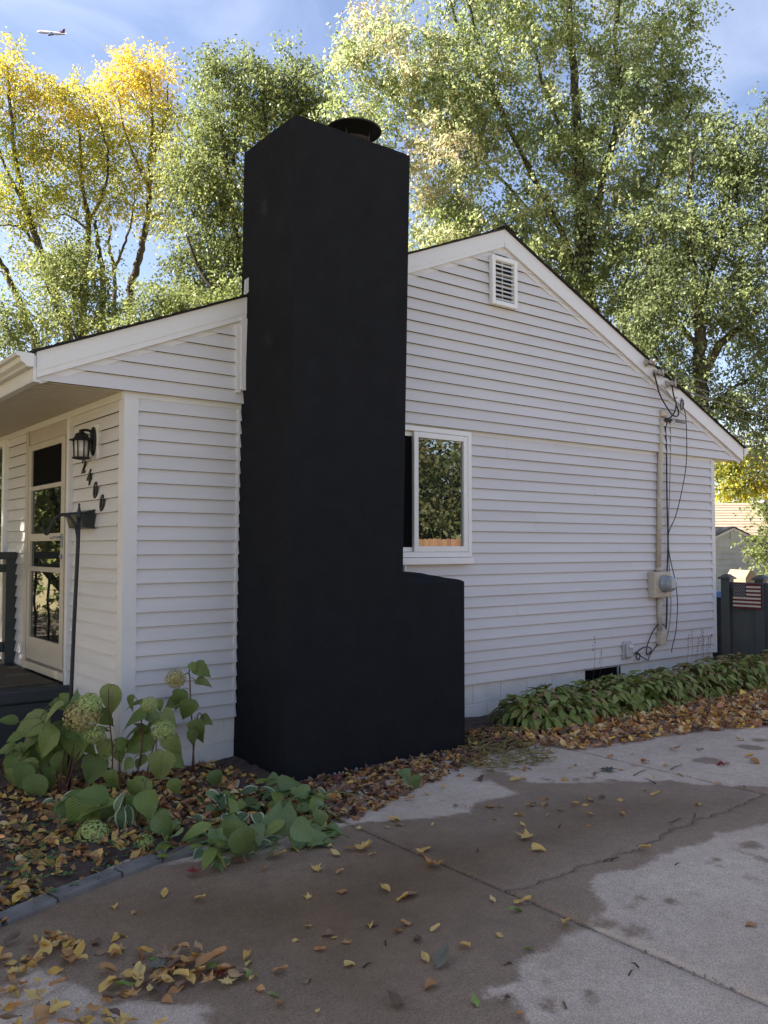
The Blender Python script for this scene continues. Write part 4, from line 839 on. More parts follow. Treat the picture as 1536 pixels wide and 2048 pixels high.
def hydrangea(label, base_px, depth, leaves, heads, stems, mat_='hyd_leaf', mesh=None, name='hydrangea'):
    """leaves: (px, py, length_px, heading_deg, lean) - px,py the leaf's middle; heads: (px, py, radius_px, brown); stems: pixel polylines"""
    b_ = atd(depth, *base_px); b_[2] = min(b_[2], 0.02); rg = random.Random(len(label)); root = thing(name, label, 'plant' if name != 'hosta' else 'hosta', (b_[0], b_[1], -.02), None)
    for S_ in stems:
        P = [atd(depth + (q[2] if len(q) > 2 else 0), q[0], q[1]) for q in S_]; P[0][2] = min(P[0][2], -.01)
        pts = spline(P, 4); tube('stem', pts, list(np.linspace(.0065, .0035, len(pts))), 'stem', root, 6)
    spts = [atd(depth + (q[2] if len(q) > 2 else 0), q[0], q[1]) for S_ in stems for q in S_] or [b_]
    sd_ = np.array([p for S_ in stems for p in spline([atd(depth + (q[2] if len(q) > 2 else 0), q[0], q[1]) for q in S_], 6)]) if stems else np.array([b_])
    extra = [(px + rg.gauss(0, 24), py + rg.gauss(0, 20), ln * rg.uniform(.55, .85), hd_ + rg.gauss(0, 40), min(.9, lean + .15)) for px, py, ln, hd_, lean in leaves if rg.random() < (.45 if mat_ == 'hyd_leaf' and len(leaves) > 12 else 0)]
    for ii, (px, py, ln, hd_, lean) in enumerate(leaves + extra):
        dd = rg.uniform(-.12, .12) + (.16 if ii >= len(leaves) else 0); c_ = atd(depth + dd, px, py); h_ = math.radians(hd_); s = ln * (depth + dd) / F
        dirv = RIGHT * math.cos(h_) - UP * math.sin(h_) + FWD * (-.25 + rg.uniform(-.25, .2)); dirv /= np.linalg.norm(dirv)
        nrm = -FWD * (1 - lean) + UP * lean * 1.2 + RIGHT * rg.uniform(-.35, .35); pos = c_ - dirv * s * .5
        leafobj('leaf', (mesh or HYD)[rg.randrange(len(mesh or HYD))], mat_, root, pos, dirv, nrm, s)
        k = np.argmin(np.linalg.norm(sd_ - pos, axis=1))
        if np.linalg.norm(sd_[k] - pos) < .30 and mat_ == 'hyd_leaf': tube('stalk', [sd_[k], (sd_[k] + pos) / 2 + v3((0, 0, .01)), pos], .0028, 'green_stem', root, 5)
    for px, py, r, br in heads:
        c_ = atd(depth - .24, px, py); s = 1.1 * r * depth / F; o = bpy.data.objects.new('flower_head', FLW[rg.randrange(3)]); COL.objects.link(o)
        me = o.data
        if not me.materials: me.materials.append(M['petal'])
        o.material_slots[0].link = 'OBJECT'; o.material_slots[0].material = M['petal_brown' if br else 'petal']; o.parent = root
        o.location = Vector(c_) - WL[root.name]; o.scale = (s, s, s * .86); o.rotation_euler = (rg.uniform(-.4, .4), rg.uniform(-.4, .4), rg.uniform(0, 6)); WL[o.name] = Vector(c_)
        k = np.argmin(np.linalg.norm(sd_ - c_, axis=1)); tube('flower_stalk', [sd_[k], (sd_[k] + c_) / 2 + v3((0, 0, .015)), c_], .004, 'green_stem', root, 5)
    return root
hydrangea('leafy hydrangea with browning flower heads in front of the stoop', (110, 1560), 6.0,
          [(60, 1452, 78, 165, .55), (100, 1425, 62, 150, .8), (130, 1415, 60, 20, .8), (52, 1480, 60, 160, .6), (75, 1515, 85, 105, .3), (115, 1508, 90, 80, .25), (150, 1485, 80, 95, .35), (160, 1462, 55, 15, .6), (20, 1535, 40, 120, .5),
           (105, 1450, 60, 200, .7), (45, 1555, 55, 110, .4), (70, 1580, 62, 100, .25), (95, 1560, 50, 80, .4), (55, 1590, 60, 85, .3), (10, 1495, 40, 190, .6), (28, 1475, 34, 170, .6), (150, 1370 + 45, 46, 275, .1), (180, 1395, 50, 350, .8), (195, 1412, 42, 15, .7), (90, 1485, 70, 130, .4),
           (130, 1530, 60, 70, .4), (35, 1510, 48, 140, .5), (20, 1560, 46, 110, .5), (60, 1545, 55, 60, .3), (15, 1440, 40, 200, .7)],
          [(165, 1432, 33, True), (178, 1410, 24, False), (190, 1470, 20, False)],
          [[(120, 1590), (125, 1530), (140, 1470), (163, 1435)], [(120, 1590), (110, 1520), (95, 1460), (80, 1435)], [(130, 1590), (150, 1520), (185, 1470)], [(110, 1590), (80, 1540), (40, 1500)], [(125, 1590), (150, 1480), (160, 1400)]])
hydrangea('hydrangea with two pale green heads before the white corner board', (235, 1560), 5.95,
          [(222, 1400, 62, 100, .15), (265, 1432, 56, 175, .6), (312, 1432, 44, 5, .6), (340, 1432, 38, 20, .5), (275, 1485, 66, 160, .35), (210, 1502, 50, 110, .3), (186, 1540, 64, 105, .15), (238, 1508, 36, 60, .5), (322, 1535, 66, 92, .1), (345, 1490, 48, 55, .2), (258, 1463, 46, 175, .9), (275, 1402, 34, 200, .7),
           (300, 1445, 40, 160, .7), (222, 1562, 44, 80, .3), (178, 1500, 34, 70, .4), (255, 1530, 30, 140, .4), (282, 1522, 28, 150, .5), (205, 1460, 30, 350, .6), (335, 1450, 36, 40, .5), (245, 1490, 30, 40, .6)],
          [(327, 1461, 22, False), (299, 1409, 16, False)],
          [[(222, 1580), (225, 1510), (218, 1430), (217, 1378)], [(240, 1575), (238, 1500)], [(285, 1580), (300, 1520), (312, 1480), (326, 1462)], [(268, 1560), (285, 1480), (282, 1430), (298, 1410)], [(300, 1600), (310, 1540), (313, 1470)]])
hydrangea('lone tall hydrangea stem with a withered head against the siding', (390, 1535), 6.55,
          [(405, 1340, 40, 30, .3), (386, 1335, 22, 60, .2), (408, 1365, 36, 10, .7), (375, 1420, 46, 105, .1), (358, 1398, 40, 100, .0), (345, 1404, 36, 160, .3), (393, 1462, 46, 80, .1), (412, 1440, 28, 20, .4), (384, 1475, 30, 95, .2)],
          [(351, 1358, 19, True)], [[(388, 1545), (386, 1480), (381, 1400), (379, 1350), (372, 1348), (358, 1352)], [(384, 1440), (395, 1432), (408, 1438)]])
hydrangea('low hydrangea with two round heads nearest the edging stones', (210, 1700), 5.25,
          [(160, 1640, 95, 100, .3), (195, 1610, 90, 330, .7), (150, 1690, 80, 130, .5), (260, 1660, 70, 110, .3), (240, 1700, 60, 60, .4), (275, 1590, 64, 100, .25), (295, 1612, 60, 70, .3), (285, 1735, 58, 95, .5), (310, 1680, 60, 80, .4), (215, 1640, 80, 80, .6), (130, 1700, 44, 160, .6), (180, 1590, 70, 200, .7), (255, 1620, 60, 120, .4), (350, 1575, 36, 70, .3), (320, 1645, 52, 60, .4)],
          [(186, 1668, 28, False), (287, 1689, 21, False)], [[(215, 1720), (205, 1690), (188, 1670)], [(260, 1720), (280, 1690)], [(230, 1720), (245, 1650), (250, 1590)], [(240, 1720), (270, 1650), (285, 1600), (292, 1560)]])
hydrangea('variegated hosta with cream edged leaves left of the low hydrangea', (125, 1640), 5.6, [(95, 1625, 60, 130, .6), (112, 1632, 56, 140, .5), (125, 1592, 56, 170, .7), (145, 1620, 44, 110, .5), (88, 1608, 40, 150, .7)], [], [], 'hosta_rim', HOS, 'hosta')
hydrangea('variegated hosta with cream edged leaves between the two round heads', (240, 1650), 5.2, [(240, 1640, 54, 95, .1), (222, 1650, 44, 120, .4), (258, 1632, 44, 75, .4), (235, 1605, 40, 280, .3)], [], [], 'hosta_rim', HOS, 'hosta')
# uprooted and cut foliage lying in front of the chimney
def scatter(poly, n):
    P = np.array(poly); lo, hi = P.min(0), P.max(0); o = []
    while len(o) < n:
        q = RNG.uniform(lo, hi, (n * 3, 2)); o += list(q[seg_sd(q, P) > 0])
    return np.array(o[:n])
def bz(x, y): return float(np.maximum(bedz(np.array(x), np.array(y)), DZ))
cp = thing('cut_foliage', 'heap of cut green hydrangea and hosta leaves before the black chimney', 'cut foliage', (*atz(0, 500, 1650)[:2], -.03))
POL = g2([(340, 1640), (430, 1600), (520, 1560), (590, 1555), (650, 1590), (668, 1650), (620, 1690), (520, 1705), (430, 1720), (350, 1715), (320, 1690)], .03)
for i, q in enumerate(scatter(POL, 150)):
    hgt = bz(*q) + random.uniform(.01, .15) * (1 if i > 60 else .4); a_ = random.uniform(0, 6.28); dirv = (math.cos(a_), math.sin(a_), random.uniform(-.5, .25)); nrm = (random.uniform(-.6, .6), random.uniform(-.8, .3), 1)
    k = random.random()
    if k < .45: leafobj('leaf', HYD[random.randrange(4)], 'cut_leaf', cp, (*q, hgt), dirv, nrm, random.uniform(.09, .17))
    elif k < .62: leafobj('leaf', HOS[random.randrange(3)], 'hosta_rim', cp, (*q, hgt), dirv, nrm, random.uniform(.12, .19))
    else: leafobj('leaf', HOS[random.randrange(3)], 'hosta_leaf', cp, (*q, hgt), dirv, nrm, random.uniform(.10, .19))
for i in range(26):
    q = POL[0] if 0 else scatter(POL, 1)[0]; a_ = random.uniform(-.5, .9); ln = random.uniform(.15, .42); z_ = bz(*q) + random.uniform(.02, .10); d = v3((math.cos(a_), math.sin(a_), 0))
    tube('stalk', spline([v3((*q, z_)), v3((*q, z_)) + d * ln * .5 + v3((0, 0, .03)), v3((*q, z_)) + d * ln + v3((0, 0, -.01))], 3), .004, 'green_stem' if i % 3 else 'stem', cp, 5)
for px, py, ln, hd_ in ((432, 1560, 40, 70), (575, 1563, 40, 340), (470, 1680, 80, 100), (440, 1670, 55, 200), (490, 1690, 70, 60), (330, 1650, 56, 40), (545, 1640, 56, 280), (600, 1580, 40, 200), (610, 1665, 60, 30), (640, 1640, 40, 100), (575, 1640, 60, 270)):
    c_ = atz(.10, px, py); h_ = math.radians(hd_); s = ln * float((c_ - CAM) @ FWD) / F; dirv = RIGHT * math.cos(h_) - UP * math.sin(h_); leafobj('leaf', HYD[random.randrange(4)], 'cut_leaf', cp, c_ - dirv * s * .5, dirv, -FWD + UP * .9, s)
sp_ = thing('seedling', 'small green seedling growing in the leaf litter at the chimney foot', 'seedling', (*atz(-.02, 825, 1570)[:2], -.03))
for px, py, ln, hd_ in ((808, 1545, 28, 200), (832, 1566, 34, 80), (815, 1560, 24, 30)):
    c_ = atz(.05, px, py); h_ = math.radians(hd_); s = ln * float((c_ - CAM) @ FWD) / F; dirv = RIGHT * math.cos(h_) - UP * math.sin(h_); leafobj('leaf', HYD[1], 'cut_leaf', sp_, c_ - dirv * s * .5, dirv, -FWD + UP, s)
tube('stem', [atz(-.03, 822, 1580), atz(.03, 820, 1560)], .003, 'green_stem', sp_, 5)

# ------------------------------------------------------------------ hosta row along the side wall
WHERE = ['nearest the chimney', 'second from the chimney', 'third from the chimney', 'fourth from the chimney', 'in front of the basement window', 'right of the basement window', 'below the outlet box', 'below the electric meter', 'left of the house corner', 'at the far house corner', 'beyond the house corner', 'in front of the flag fence', 'at the right picture edge']
hx = [3.72, 4.05, 4.42, 4.80, 5.2, 5.65, 6.1, 6.55, 7.0, 7.45, 7.9, 8.35, 8.8]
for k, x0 in enumerate(hx):
    y0 = -.70 + (.05 if k == 0 else 0) + random.uniform(-.05, .05); Rx, Ry, Rz = (.34, .42, .28) if k == 0 else (.42, .47, .32 if k < 6 else .36)
    if k > 6: Rz += .04
    vs_ = random.uniform(.82, 1.12); Rx *= vs_; Rz *= random.uniform(.85, 1.14)
    ht = thing('hosta', f'green hosta with browning tips in the wall row, {WHERE[k]}', 'hosta', (x0, y0, -.03), 'hostas along the side wall')
    nl = 215
    for i in range(nl):
        ph = random.uniform(0, 6.283); c_ = random.random() ** .8; el = c_ * 1.35; rr_ = random.uniform(.72, 1.04)
        d = v3((math.cos(ph) * math.cos(el), math.sin(ph) * math.cos(el), math.sin(el))); p = v3((x0, y0, .0)) + d * v3((Rx, Ry, Rz)) * rr_
        p[2] = max(p[2], .02); down = -.75 + 1.05 * math.sin(el) + random.uniform(-.3, .35)
        a_ = ph + random.uniform(-.7, .7); dirv = v3((math.cos(a_), math.sin(a_), down)); nrm = d + v3((0, 0, .55)) + RNG.normal(0, .34, 3); s = random.uniform(.085, .145)
        hf = math.sin(el); brown = random.random() < (.10 + .75 * max(0, hf - .45) + (.16 if k > 6 else 0) * hf)
        leafobj('leaf', HOS[random.randrange(3)], 'hosta_brown' if brown else 'hosta_leaf', ht, p - dirv / np.linalg.norm(dirv) * s * .45, dirv, nrm, s * (.75 if brown else 1))
    for i in range(14):
        a_ = random.uniform(0, 6.28); rr_ = random.uniform(.05, .25); tube('stem', [(x0 + .05 * math.cos(a_), y0 + .05 * math.sin(a_), -.04), (x0 + rr_ * math.cos(a_), y0 + rr_ * math.sin(a_), Rz * .7)], .004, 'green_stem', ht, 4)
    if k in (4, 8, 9, 10):
        for i in range(4 if k > 7 else 2):
            a_ = random.uniform(-.25, .25); yb_ = -.12 - random.random() * .3; hgt = random.uniform(.45, .66); P0 = v3((x0 + a_, yb_, .05)); P1 = P0 + v3((random.uniform(.05, .2), 0, hgt)); pts = spline([P0, (P0 + P1) / 2 + v3((.03, 0, 0)), P1], 4)
            fs_ = tube('flower_stalk', pts, .0018, 'stem', ht, 4); mbp = MB()
            for q in range(6):
                c_ = P1 - v3((.02 * q * .5, 0, .03 * q)); mbp.lathe(c_, [(.0015, 0), (.0045, .008), (.003, .017)], 5, RNG.normal(0, 1, 3))
            tag(mbp.build('seed_pods', 'stem', fs_), kind='stuff')
gd = MB(); PG = g2([(930, 1475), (1010, 1455), (1080, 1490), (1120, 1515), (1000, 1530), (940, 1530)], 0)
for q in scatter(PG, 420):
    z_ = bz(*q); a_ = random.uniform(0, 6.28); l_ = random.uniform(.05, .16); d = v3((math.cos(a_), math.sin(a_), random.uniform(.0, .35))); s_ = np.cross(d, (0, 0, 1)) * .004; p = v3((*q, z_ + random.uniform(.0, .03)))
    gd.add([p - s_, p + s_, p + d * l_ * .6 + s_ * .8 + v3((0, 0, .01)), p + d * l_, p + d * l_ * .6 - s_ * .8 + v3((0, 0, .01))], [(0, 1, 2, 3, 4)])
tag(gd.build('dry_grass', 'grass_dry'), 'trampled yellowing grass and hosta blades beside the chimney corner', 'dry grass', kind='stuff')

# ------------------------------------------------------------------ fallen leaves
PAL = 1.3 * np.array([(.34, .16, .05), (.42, .25, .08), (.22, .11, .05), (.13, .07, .04), (.08, .045, .035), (.40, .30, .15), (.28, .13, .06), (.18, .12, .08), (.46, .30, .07), (.12, .035, .03)])
def litter(name, pts, zs, size, weights, label, up_=1.6):
    """many curled leaves as one uncountable mass"""
    n = len(pts); base = []
    for me in DRY[:6]:
        v = np.array([q.co[:] for q in me.vertices]); f = np.array([list(p.vertices) for p in me.polygons]); base.append((v, f))
    VV = []; FF = []; CC = []; off = 0
    for b_i, (bv, bf) in enumerate(base):
        idx = np.arange(n)[np.arange(n) % len(base) == b_i]; m_ = len(idx)
        if not m_: continue
        a_ = RNG.uniform(0, 6.283, m_); nz = RNG.normal(0, .45, (m_, 3)); nz[:, 2] = up_; nz /= np.linalg.norm(nz, axis=1)[:, None]; nz *= np.where(RNG.random(m_) < .3, -1, 1)[:, None]
        xd = np.stack([np.cos(a_), np.sin(a_), np.zeros(m_)], 1); xd -= nz * (xd * nz).sum(1)[:, None]; xd /= np.linalg.norm(xd, axis=1)[:, None]; yd = np.cross(nz, xd)
        s = RNG.uniform(size[0], size[1], m_); v = bv - v3((.5, 0, 0))
        P = (v[None, :, 0, None] * xd[:, None] + v[None, :, 1, None] * yd[:, None] + v[None, :, 2, None] * nz[:, None]) * s[:, None, None]
        lift = -P[:, :, 2].min(1) * .45; P[:, :, 2] += lift[:, None] + zs[idx][:, None]; P[:, :, :2] += pts[idx][:, None, :]
        VV.append(P.reshape(-1, 3)); k = bv.shape[0]; FF.append((bf[None] + (np.arange(m_) * k)[:, None, None] + off).reshape(-1, 4)); off += m_ * k
        c_ = PAL[RNG.choice(len(PAL), m_, p=weights)] * (1.35 if 'drift' in label else 1.) * RNG.uniform(.75, 1.2, (m_, 1)); CC.append(np.repeat(c_, k, 0))
    me = npmesh(name, np.vstack(VV), np.vstack(FF), np.vstack(CC), True); return tag(link(name, me, 'litter_leaf', None, (0, 0, 0)), label, 'leaf litter', kind='stuff')
# only the quads (stalk faces are quads too)
def wts(*w): w = np.array(w, float); return w / w.sum()
BR = wts(3, 2, 4, 4, 3, 1, 3, 3, 1, .6); TN = wts(4, 4, 3, 2, 1.2, 4, 4, 2, 2, .8); YL = wts(4, 5, 3, 2, 1, 3, 3, 2, 5, .6)
TN2 = TN
def zfield(P, amt): return np.maximum(bedz(P[:, 0], P[:, 1]), DZ) + RNG.random(len(P)) * amt
Pl = scatter([(-3.2, -3.3), (-2.5, -2.9), (-1.4, -2.12), (-1.04, -1.9), (-.68, -1.74), (-.4, -1.66), (.45, -1.72), (.8, -1.7), (.8, -.9), (.75, -.1), (-.05, -.0), (-.05, .12), (-3.3, .12)], 3900)
litter('leaf_litter', Pl, zfield(Pl, .015), (.045, .09), YL, 'brown and yellow leaf litter covering the bed left of the chimney')
Pc = scatter([(.5, -1.80), (.82, -1.84), (1.45, -1.60), (2.1, -1.36), (2.62, -1.16), (3.3, -1.12), (3.4, -.6), (2.86, -.1), (2.84, -.82), (.9, -.86), (.6, -1.2)], 1500)
litter('leaf_litter', Pc, zfield(Pc, .012), (.035, .085), BR, 'dark brown leaf litter along the foot of the black chimney')
OUT = [np.array(q) for q in g2([(1060, 1493), (1160, 1500), (1240, 1490), (1330, 1474), (1420, 1462), (1536, 1454), (1700, 1440)])]
Pr = scatter([*OUT, (9.1, -1.9), (9.1, -.5), (3.4, -.7), (3.2, -.95)], 5200)
ed = np.interp(Pr[:, 0], [3.2, 9], [-1.0, -1.0]); pile = np.clip((seg_sd(Pr, [*OUT, (9.1, -1.9), (9.1, -.5), (3.4, -.7), (3.2, -.95)])) / .35, 0, 1)
litter('leaf_litter', Pr, DZ + .005 + pile * .04 + RNG.random(len(Pr)) * .035, (.05, .10), TN2, 'thick drift of tan and brown leaves in front of the hosta row', 1.1)
Py = scatter([(-9, .1), (-.08, .1), (-.08, 1.1), (-1.6, 1.1), (-1.6, 3.4), (-.1, 3.4), (-.1, 9), (-9, 9)], 2600)
litter('leaf_litter', Py, -.01 + RNG.random(len(Py)) * .03, (.07, .12), YL, 'fallen leaves over the front yard beyond the stoop')
Pm = scatter([(.75, -.05), (1.0, -.85), (2.7, -1.2), (3.3, -1.0), (3.35, -.1), (2.8, -.02)], 900)
# small green weeds among the litter at lower left
wd = MB()
for q in scatter(g2([(0, 1660), (120, 1640), (290, 1700), (250, 1740), (100, 1790), (0, 1830)], -.02), 110):
    z_ = bz(*q) + .02; r_ = random.uniform(.008, .02); a0 = random.uniform(0, 6.28); hgt = random.uniform(0, .03)
    for k in range(3):
        a_ = a0 + k * 2.1; d = v3((math.cos(a_), math.sin(a_), .3)); s_ = v3((-math.sin(a_), math.cos(a_), 0)); p = v3((*q, z_ + hgt)); wd.add([p, p + d * r_ + s_ * r_ * .7, p + d * r_ * 1.9, p + d * r_ - s_ * r_ * .7], [(0, 1, 2, 3)])
mat('weed', (.07, .15, .035), .6, .2, 20); tag(wd.build('weeds', 'weed'), 'small green clover and weeds poking through the litter at left', 'weeds', kind='stuff')
gr_ = MB()
for k in range(60):
    x = random.uniform(c0[0] + .35, c0[0] + 1.5); y = -.82 - random.random() * .05; r_ = random.uniform(.004, .012); gr_.lathe((x, y, bz(x, y) + .004), [(r_ * .6, 0), (r_, r_ * .6), (r_ * .5, r_ * 1.3)], 5, RNG.normal(0, 1, 3))
tag(gr_.build('mortar_crumbs', 'crumb'), 'pale grey mortar crumbs along the foot of the chimney', 'crumbs', kind='stuff')
gj = MB(); mat('grit', (.34, .31, .28), .95, .3, 90, col2=(.10, .085, .07))
for k in range(420):
    if k % 2: x = random.uniform(J1 + .1, J2); y = float(crack(np.array([x]))[0]) + random.gauss(0, .012)
    elif k % 4: x = J1 + random.gauss(0, .014); y = random.uniform(-5, -1.75)
    else: x = J2 + random.gauss(0, .014); y = random.uniform(-4, -1.2)
    r_ = random.uniform(.002, .007); gj.lathe((x, y, DZ - .003), [(r_ * .6, 0), (r_, r_ * .6), (r_ * .5, r_ * 1.1)], 5, RNG.normal(0, 1, 3))
tag(gj.build('joint_grit', 'grit'), 'loose grit and crumbs caught along the driveway joints and crack', 'grit', kind='stuff')
for px, py, ln, a_ in ((1280, 1545, 60, .2), (1300, 1562, 40, 1.2), (1390, 1630, 30, .5), (1355, 1640, 34, .1), (1215, 1720, 26, 0), (1262, 1945, 26, .3), (1270, 1930, 20, 1.4), (1355, 1728, 16, .0), (1230, 1718, 30, .1), (1350, 1535, 40, .15), (955, 1700, 20, .8), (770, 1885, 22, 1.0), (735, 1930, 26, .2), (1120, 1652, 22, .5)):
    p = atz(DZ + .006, px, py); l_ = ln * float((p - CAM) @ FWD) / F; d = v3((math.cos(a_), math.sin(a_), 0)); o = MB().tube([p - d * l_ / 2, p + v3((.006, .004, .004)), p + d * l_ / 2], [.0035, .003, .0018], 5).build('twig', 'bark_dark'); tag(o, 'small dark twig lying on the concrete driveway', 'twig', 'twigs on the driveway')
DGR = 'loose fallen leaves on the driveway'
def dleaf(px, py, ln, m, me=None, label=None, cat='leaf', z=None, flat=1.):
    p = atz(DZ + (z or .006), px, py); s = ln * float((p - CAM) @ FWD) / F; a_ = random.uniform(0, 6.283)
    nrm = v3((random.gauss(0, .13), random.gauss(0, .13), 1)); me = me or (MAP[random.randrange(3)] if random.random() < .14 else DRY[random.randrange(8)])
    s = min(max(s, .03), .17); o = leafobj('fallen_leaf', me, m, None, (p[0] - math.cos(a_) * s * .5, p[1] - math.sin(a_) * s * .5, p[2] + s * .06), (math.cos(a_), math.sin(a_), 0), nrm, s)
    if not label:
        w_ = {'dry_yellow': 'yellow', 'dry_orange': 'orange brown', 'dry_brown': 'dark brown', 'dry_red': 'deep red', 'dry_green': 'yellow green'}.get(m, 'dull')
        at_ = 'in the leaf pile at the lower left' if px < 500 and py > 1855 else 'on the damp concrete near the edging stones' if px < 600 else 'along the head of the long joint' if py < 1720 and px < 800 else 'on the damp concrete left of the long joint' if px < 768 + (py - 1690) * 1.9 and py > 1690 else 'on the concrete below the hosta leaf drift' if py < 1600 else 'on the slab between the two joints'
        label = f'small {w_} fallen leaf {at_}'
    return tag(o, label, cat, DGR)
def pick(): return random.choices(['dry_yellow', 'dry_orange', 'dry_brown', 'dry_red', 'dry_green'], [10, 8, 4, .3, .35])[0]
CL = [(95, 1880, 70, 26, 14), (180, 1890, 90, 30, 16), (120, 1960, 130, 40, 18), (330, 1935, 60, 26, 22), (400, 1935, 70, 28, 20), (260, 1975, 60, 26, 12), (60, 2010, 70, 36, 14), (200, 2035, 90, 22, 16), (470, 1945, 45, 16, 10), (40, 1930, 40, 20, 10), (300, 1740, 60, 14, 6), (350, 1975, 60, 26, 9)]
for cx, cy_, sx, sy, n_ in CL:
    for k in range(n_):
        px, py = random.gauss(cx, sx * .55), random.gauss(cy_, sy * .55)
        if py > 1855: dleaf(px, py, random.uniform(24, 46), pick(), z=.006 + random.random() * .02)
for px, py in ((265, 1825), (640, 1735), (700, 1700), (735, 1690), (745, 1710), (670, 1710), (680, 1745), (655, 1690), (720, 1655), (770, 1655), (850, 1700), (838, 1706), (605, 1795), (685, 1790), (590, 1880), (655, 1870), (675, 1875), (690, 1880), (615, 1855), (560, 1945), (640, 1900), (760, 1850), (795, 1865), (870, 1860), (835, 1880), (930, 1895), (1015, 1925), (1058, 1900), (1000, 1870),
               (950, 2005), (1130, 2010), (1012, 2000), (985, 1800), (1078, 1700), (1060, 1612), (1085, 1598), (1040, 1630), (1090, 1610), (1120, 1620), (1150, 1610), (1180, 1600), (1170, 1610), (1205, 1595), (1180, 1630), (1240, 1600), (1290, 1580), (1310, 1590), (1320, 1582), (1240, 1540), (1130, 1560), (1030, 1560), (1050, 1540), (1150, 1530), (1270, 1530), (1360, 1550), (1330, 1530),
               (1265, 1510), (1205, 1540), (1190, 1545), (1440, 1530), (1510, 1525), (1400, 1500), (1440, 1570), (1100, 1505), (1220, 1515), (1350, 1500), (985, 1540), (960, 1560), (1010, 1520), (880, 1560), (860, 1590), (790, 1640), (820, 1600), (740, 1850), (770, 1780), (805, 1800), (1050, 1560), (1290, 1525), (960, 1530), (1480, 1480), (530, 1740), (590, 1700), (560, 1712), (660, 1655), (480, 1722), (440, 1735), (400, 1800), (230, 1815), (330, 1790), (810, 1850), (850, 1920), (700, 1930), (615, 1960), (640, 2020), (560, 2010), (520, 1980), (1040, 2030), (1500, 1850), (1290, 1700)):
    dleaf(px, py, random.uniform(15, 30) * (1.1 if py > 1680 else .8), pick())
for _ in range(36):
    px = random.uniform(720, 1500); py = random.uniform(1510, 1660); dleaf(px, py, random.uniform(8, 20), pick())
SPEC = [(885, 1925, 56, 'dry_grey', DRY[2], 'large curled grey green leaf lying alone on the damp concrete'), (385, 1738, 40, 'dry_red', MAP[0], 'red maple leaf lying beside the end of the edging stones'), (1030, 1672, 48, 'dry_yellow', MAP[1], 'large pale tan maple leaf in the middle of the driveway'),
        (328, 1905, 62, 'dry_brown', MAP[2], 'brown maple leaf on top of the driveway leaf pile'), (330, 1940, 64, 'dry_grey', MAP[0], 'broad dull olive maple leaf in the driveway leaf pile'), (860, 1972, 34, 'dry_orange', DRY[3], 'rounded orange leaf with a long thin stalk near the bottom'), (548, 1988, 26, 'dry_green', DRY[5], 'single lime green leaf with a curved stalk near the bottom'),
        (850, 1735, 52, 'dry_orange', MAP[2], 'crumpled orange brown maple leaf beside the long joint'), (738, 1692, 48, 'dry_yellow', MAP[2], 'bright yellow maple leaf cluster at the head of the joint'), (815, 1790, 40, 'dry_brown', DRY[7], 'dark curled leaf just left of the long joint'), (1032, 1820, 30, 'dry_green', DRY[1], 'narrow yellow green leaf beside the long joint'),
        (1045, 1805, 36, 'dry_yellow', DRY[4], 'folded pale yellow leaf caught in the long joint'), (1130, 1848, 36, 'dry_yellow', DRY[0], 'flat pale leaf lying across the long joint'), (422, 1927, 60, 'dry_orange', DRY[2], 'large rust orange leaf at the right end of the leaf pile'), (790, 2005, 44, 'dry_brown', DRY[6], 'twisted dark brown leaf near the bottom edge')]
for px, py, ln, m_, me, lab in SPEC: dleaf(px, py, ln, m_, me, lab, z=.025 if 300 < px < 440 else .01)
leafmat('dark_green_leaf', [(.030, .055, .042), (.035, .06, .045)], .1, .5)
dleaf(1222, 1546, 50, 'dark_green_leaf', MAP[0], 'flat dark green leaf on the dry concrete below the hosta row', z=.006)

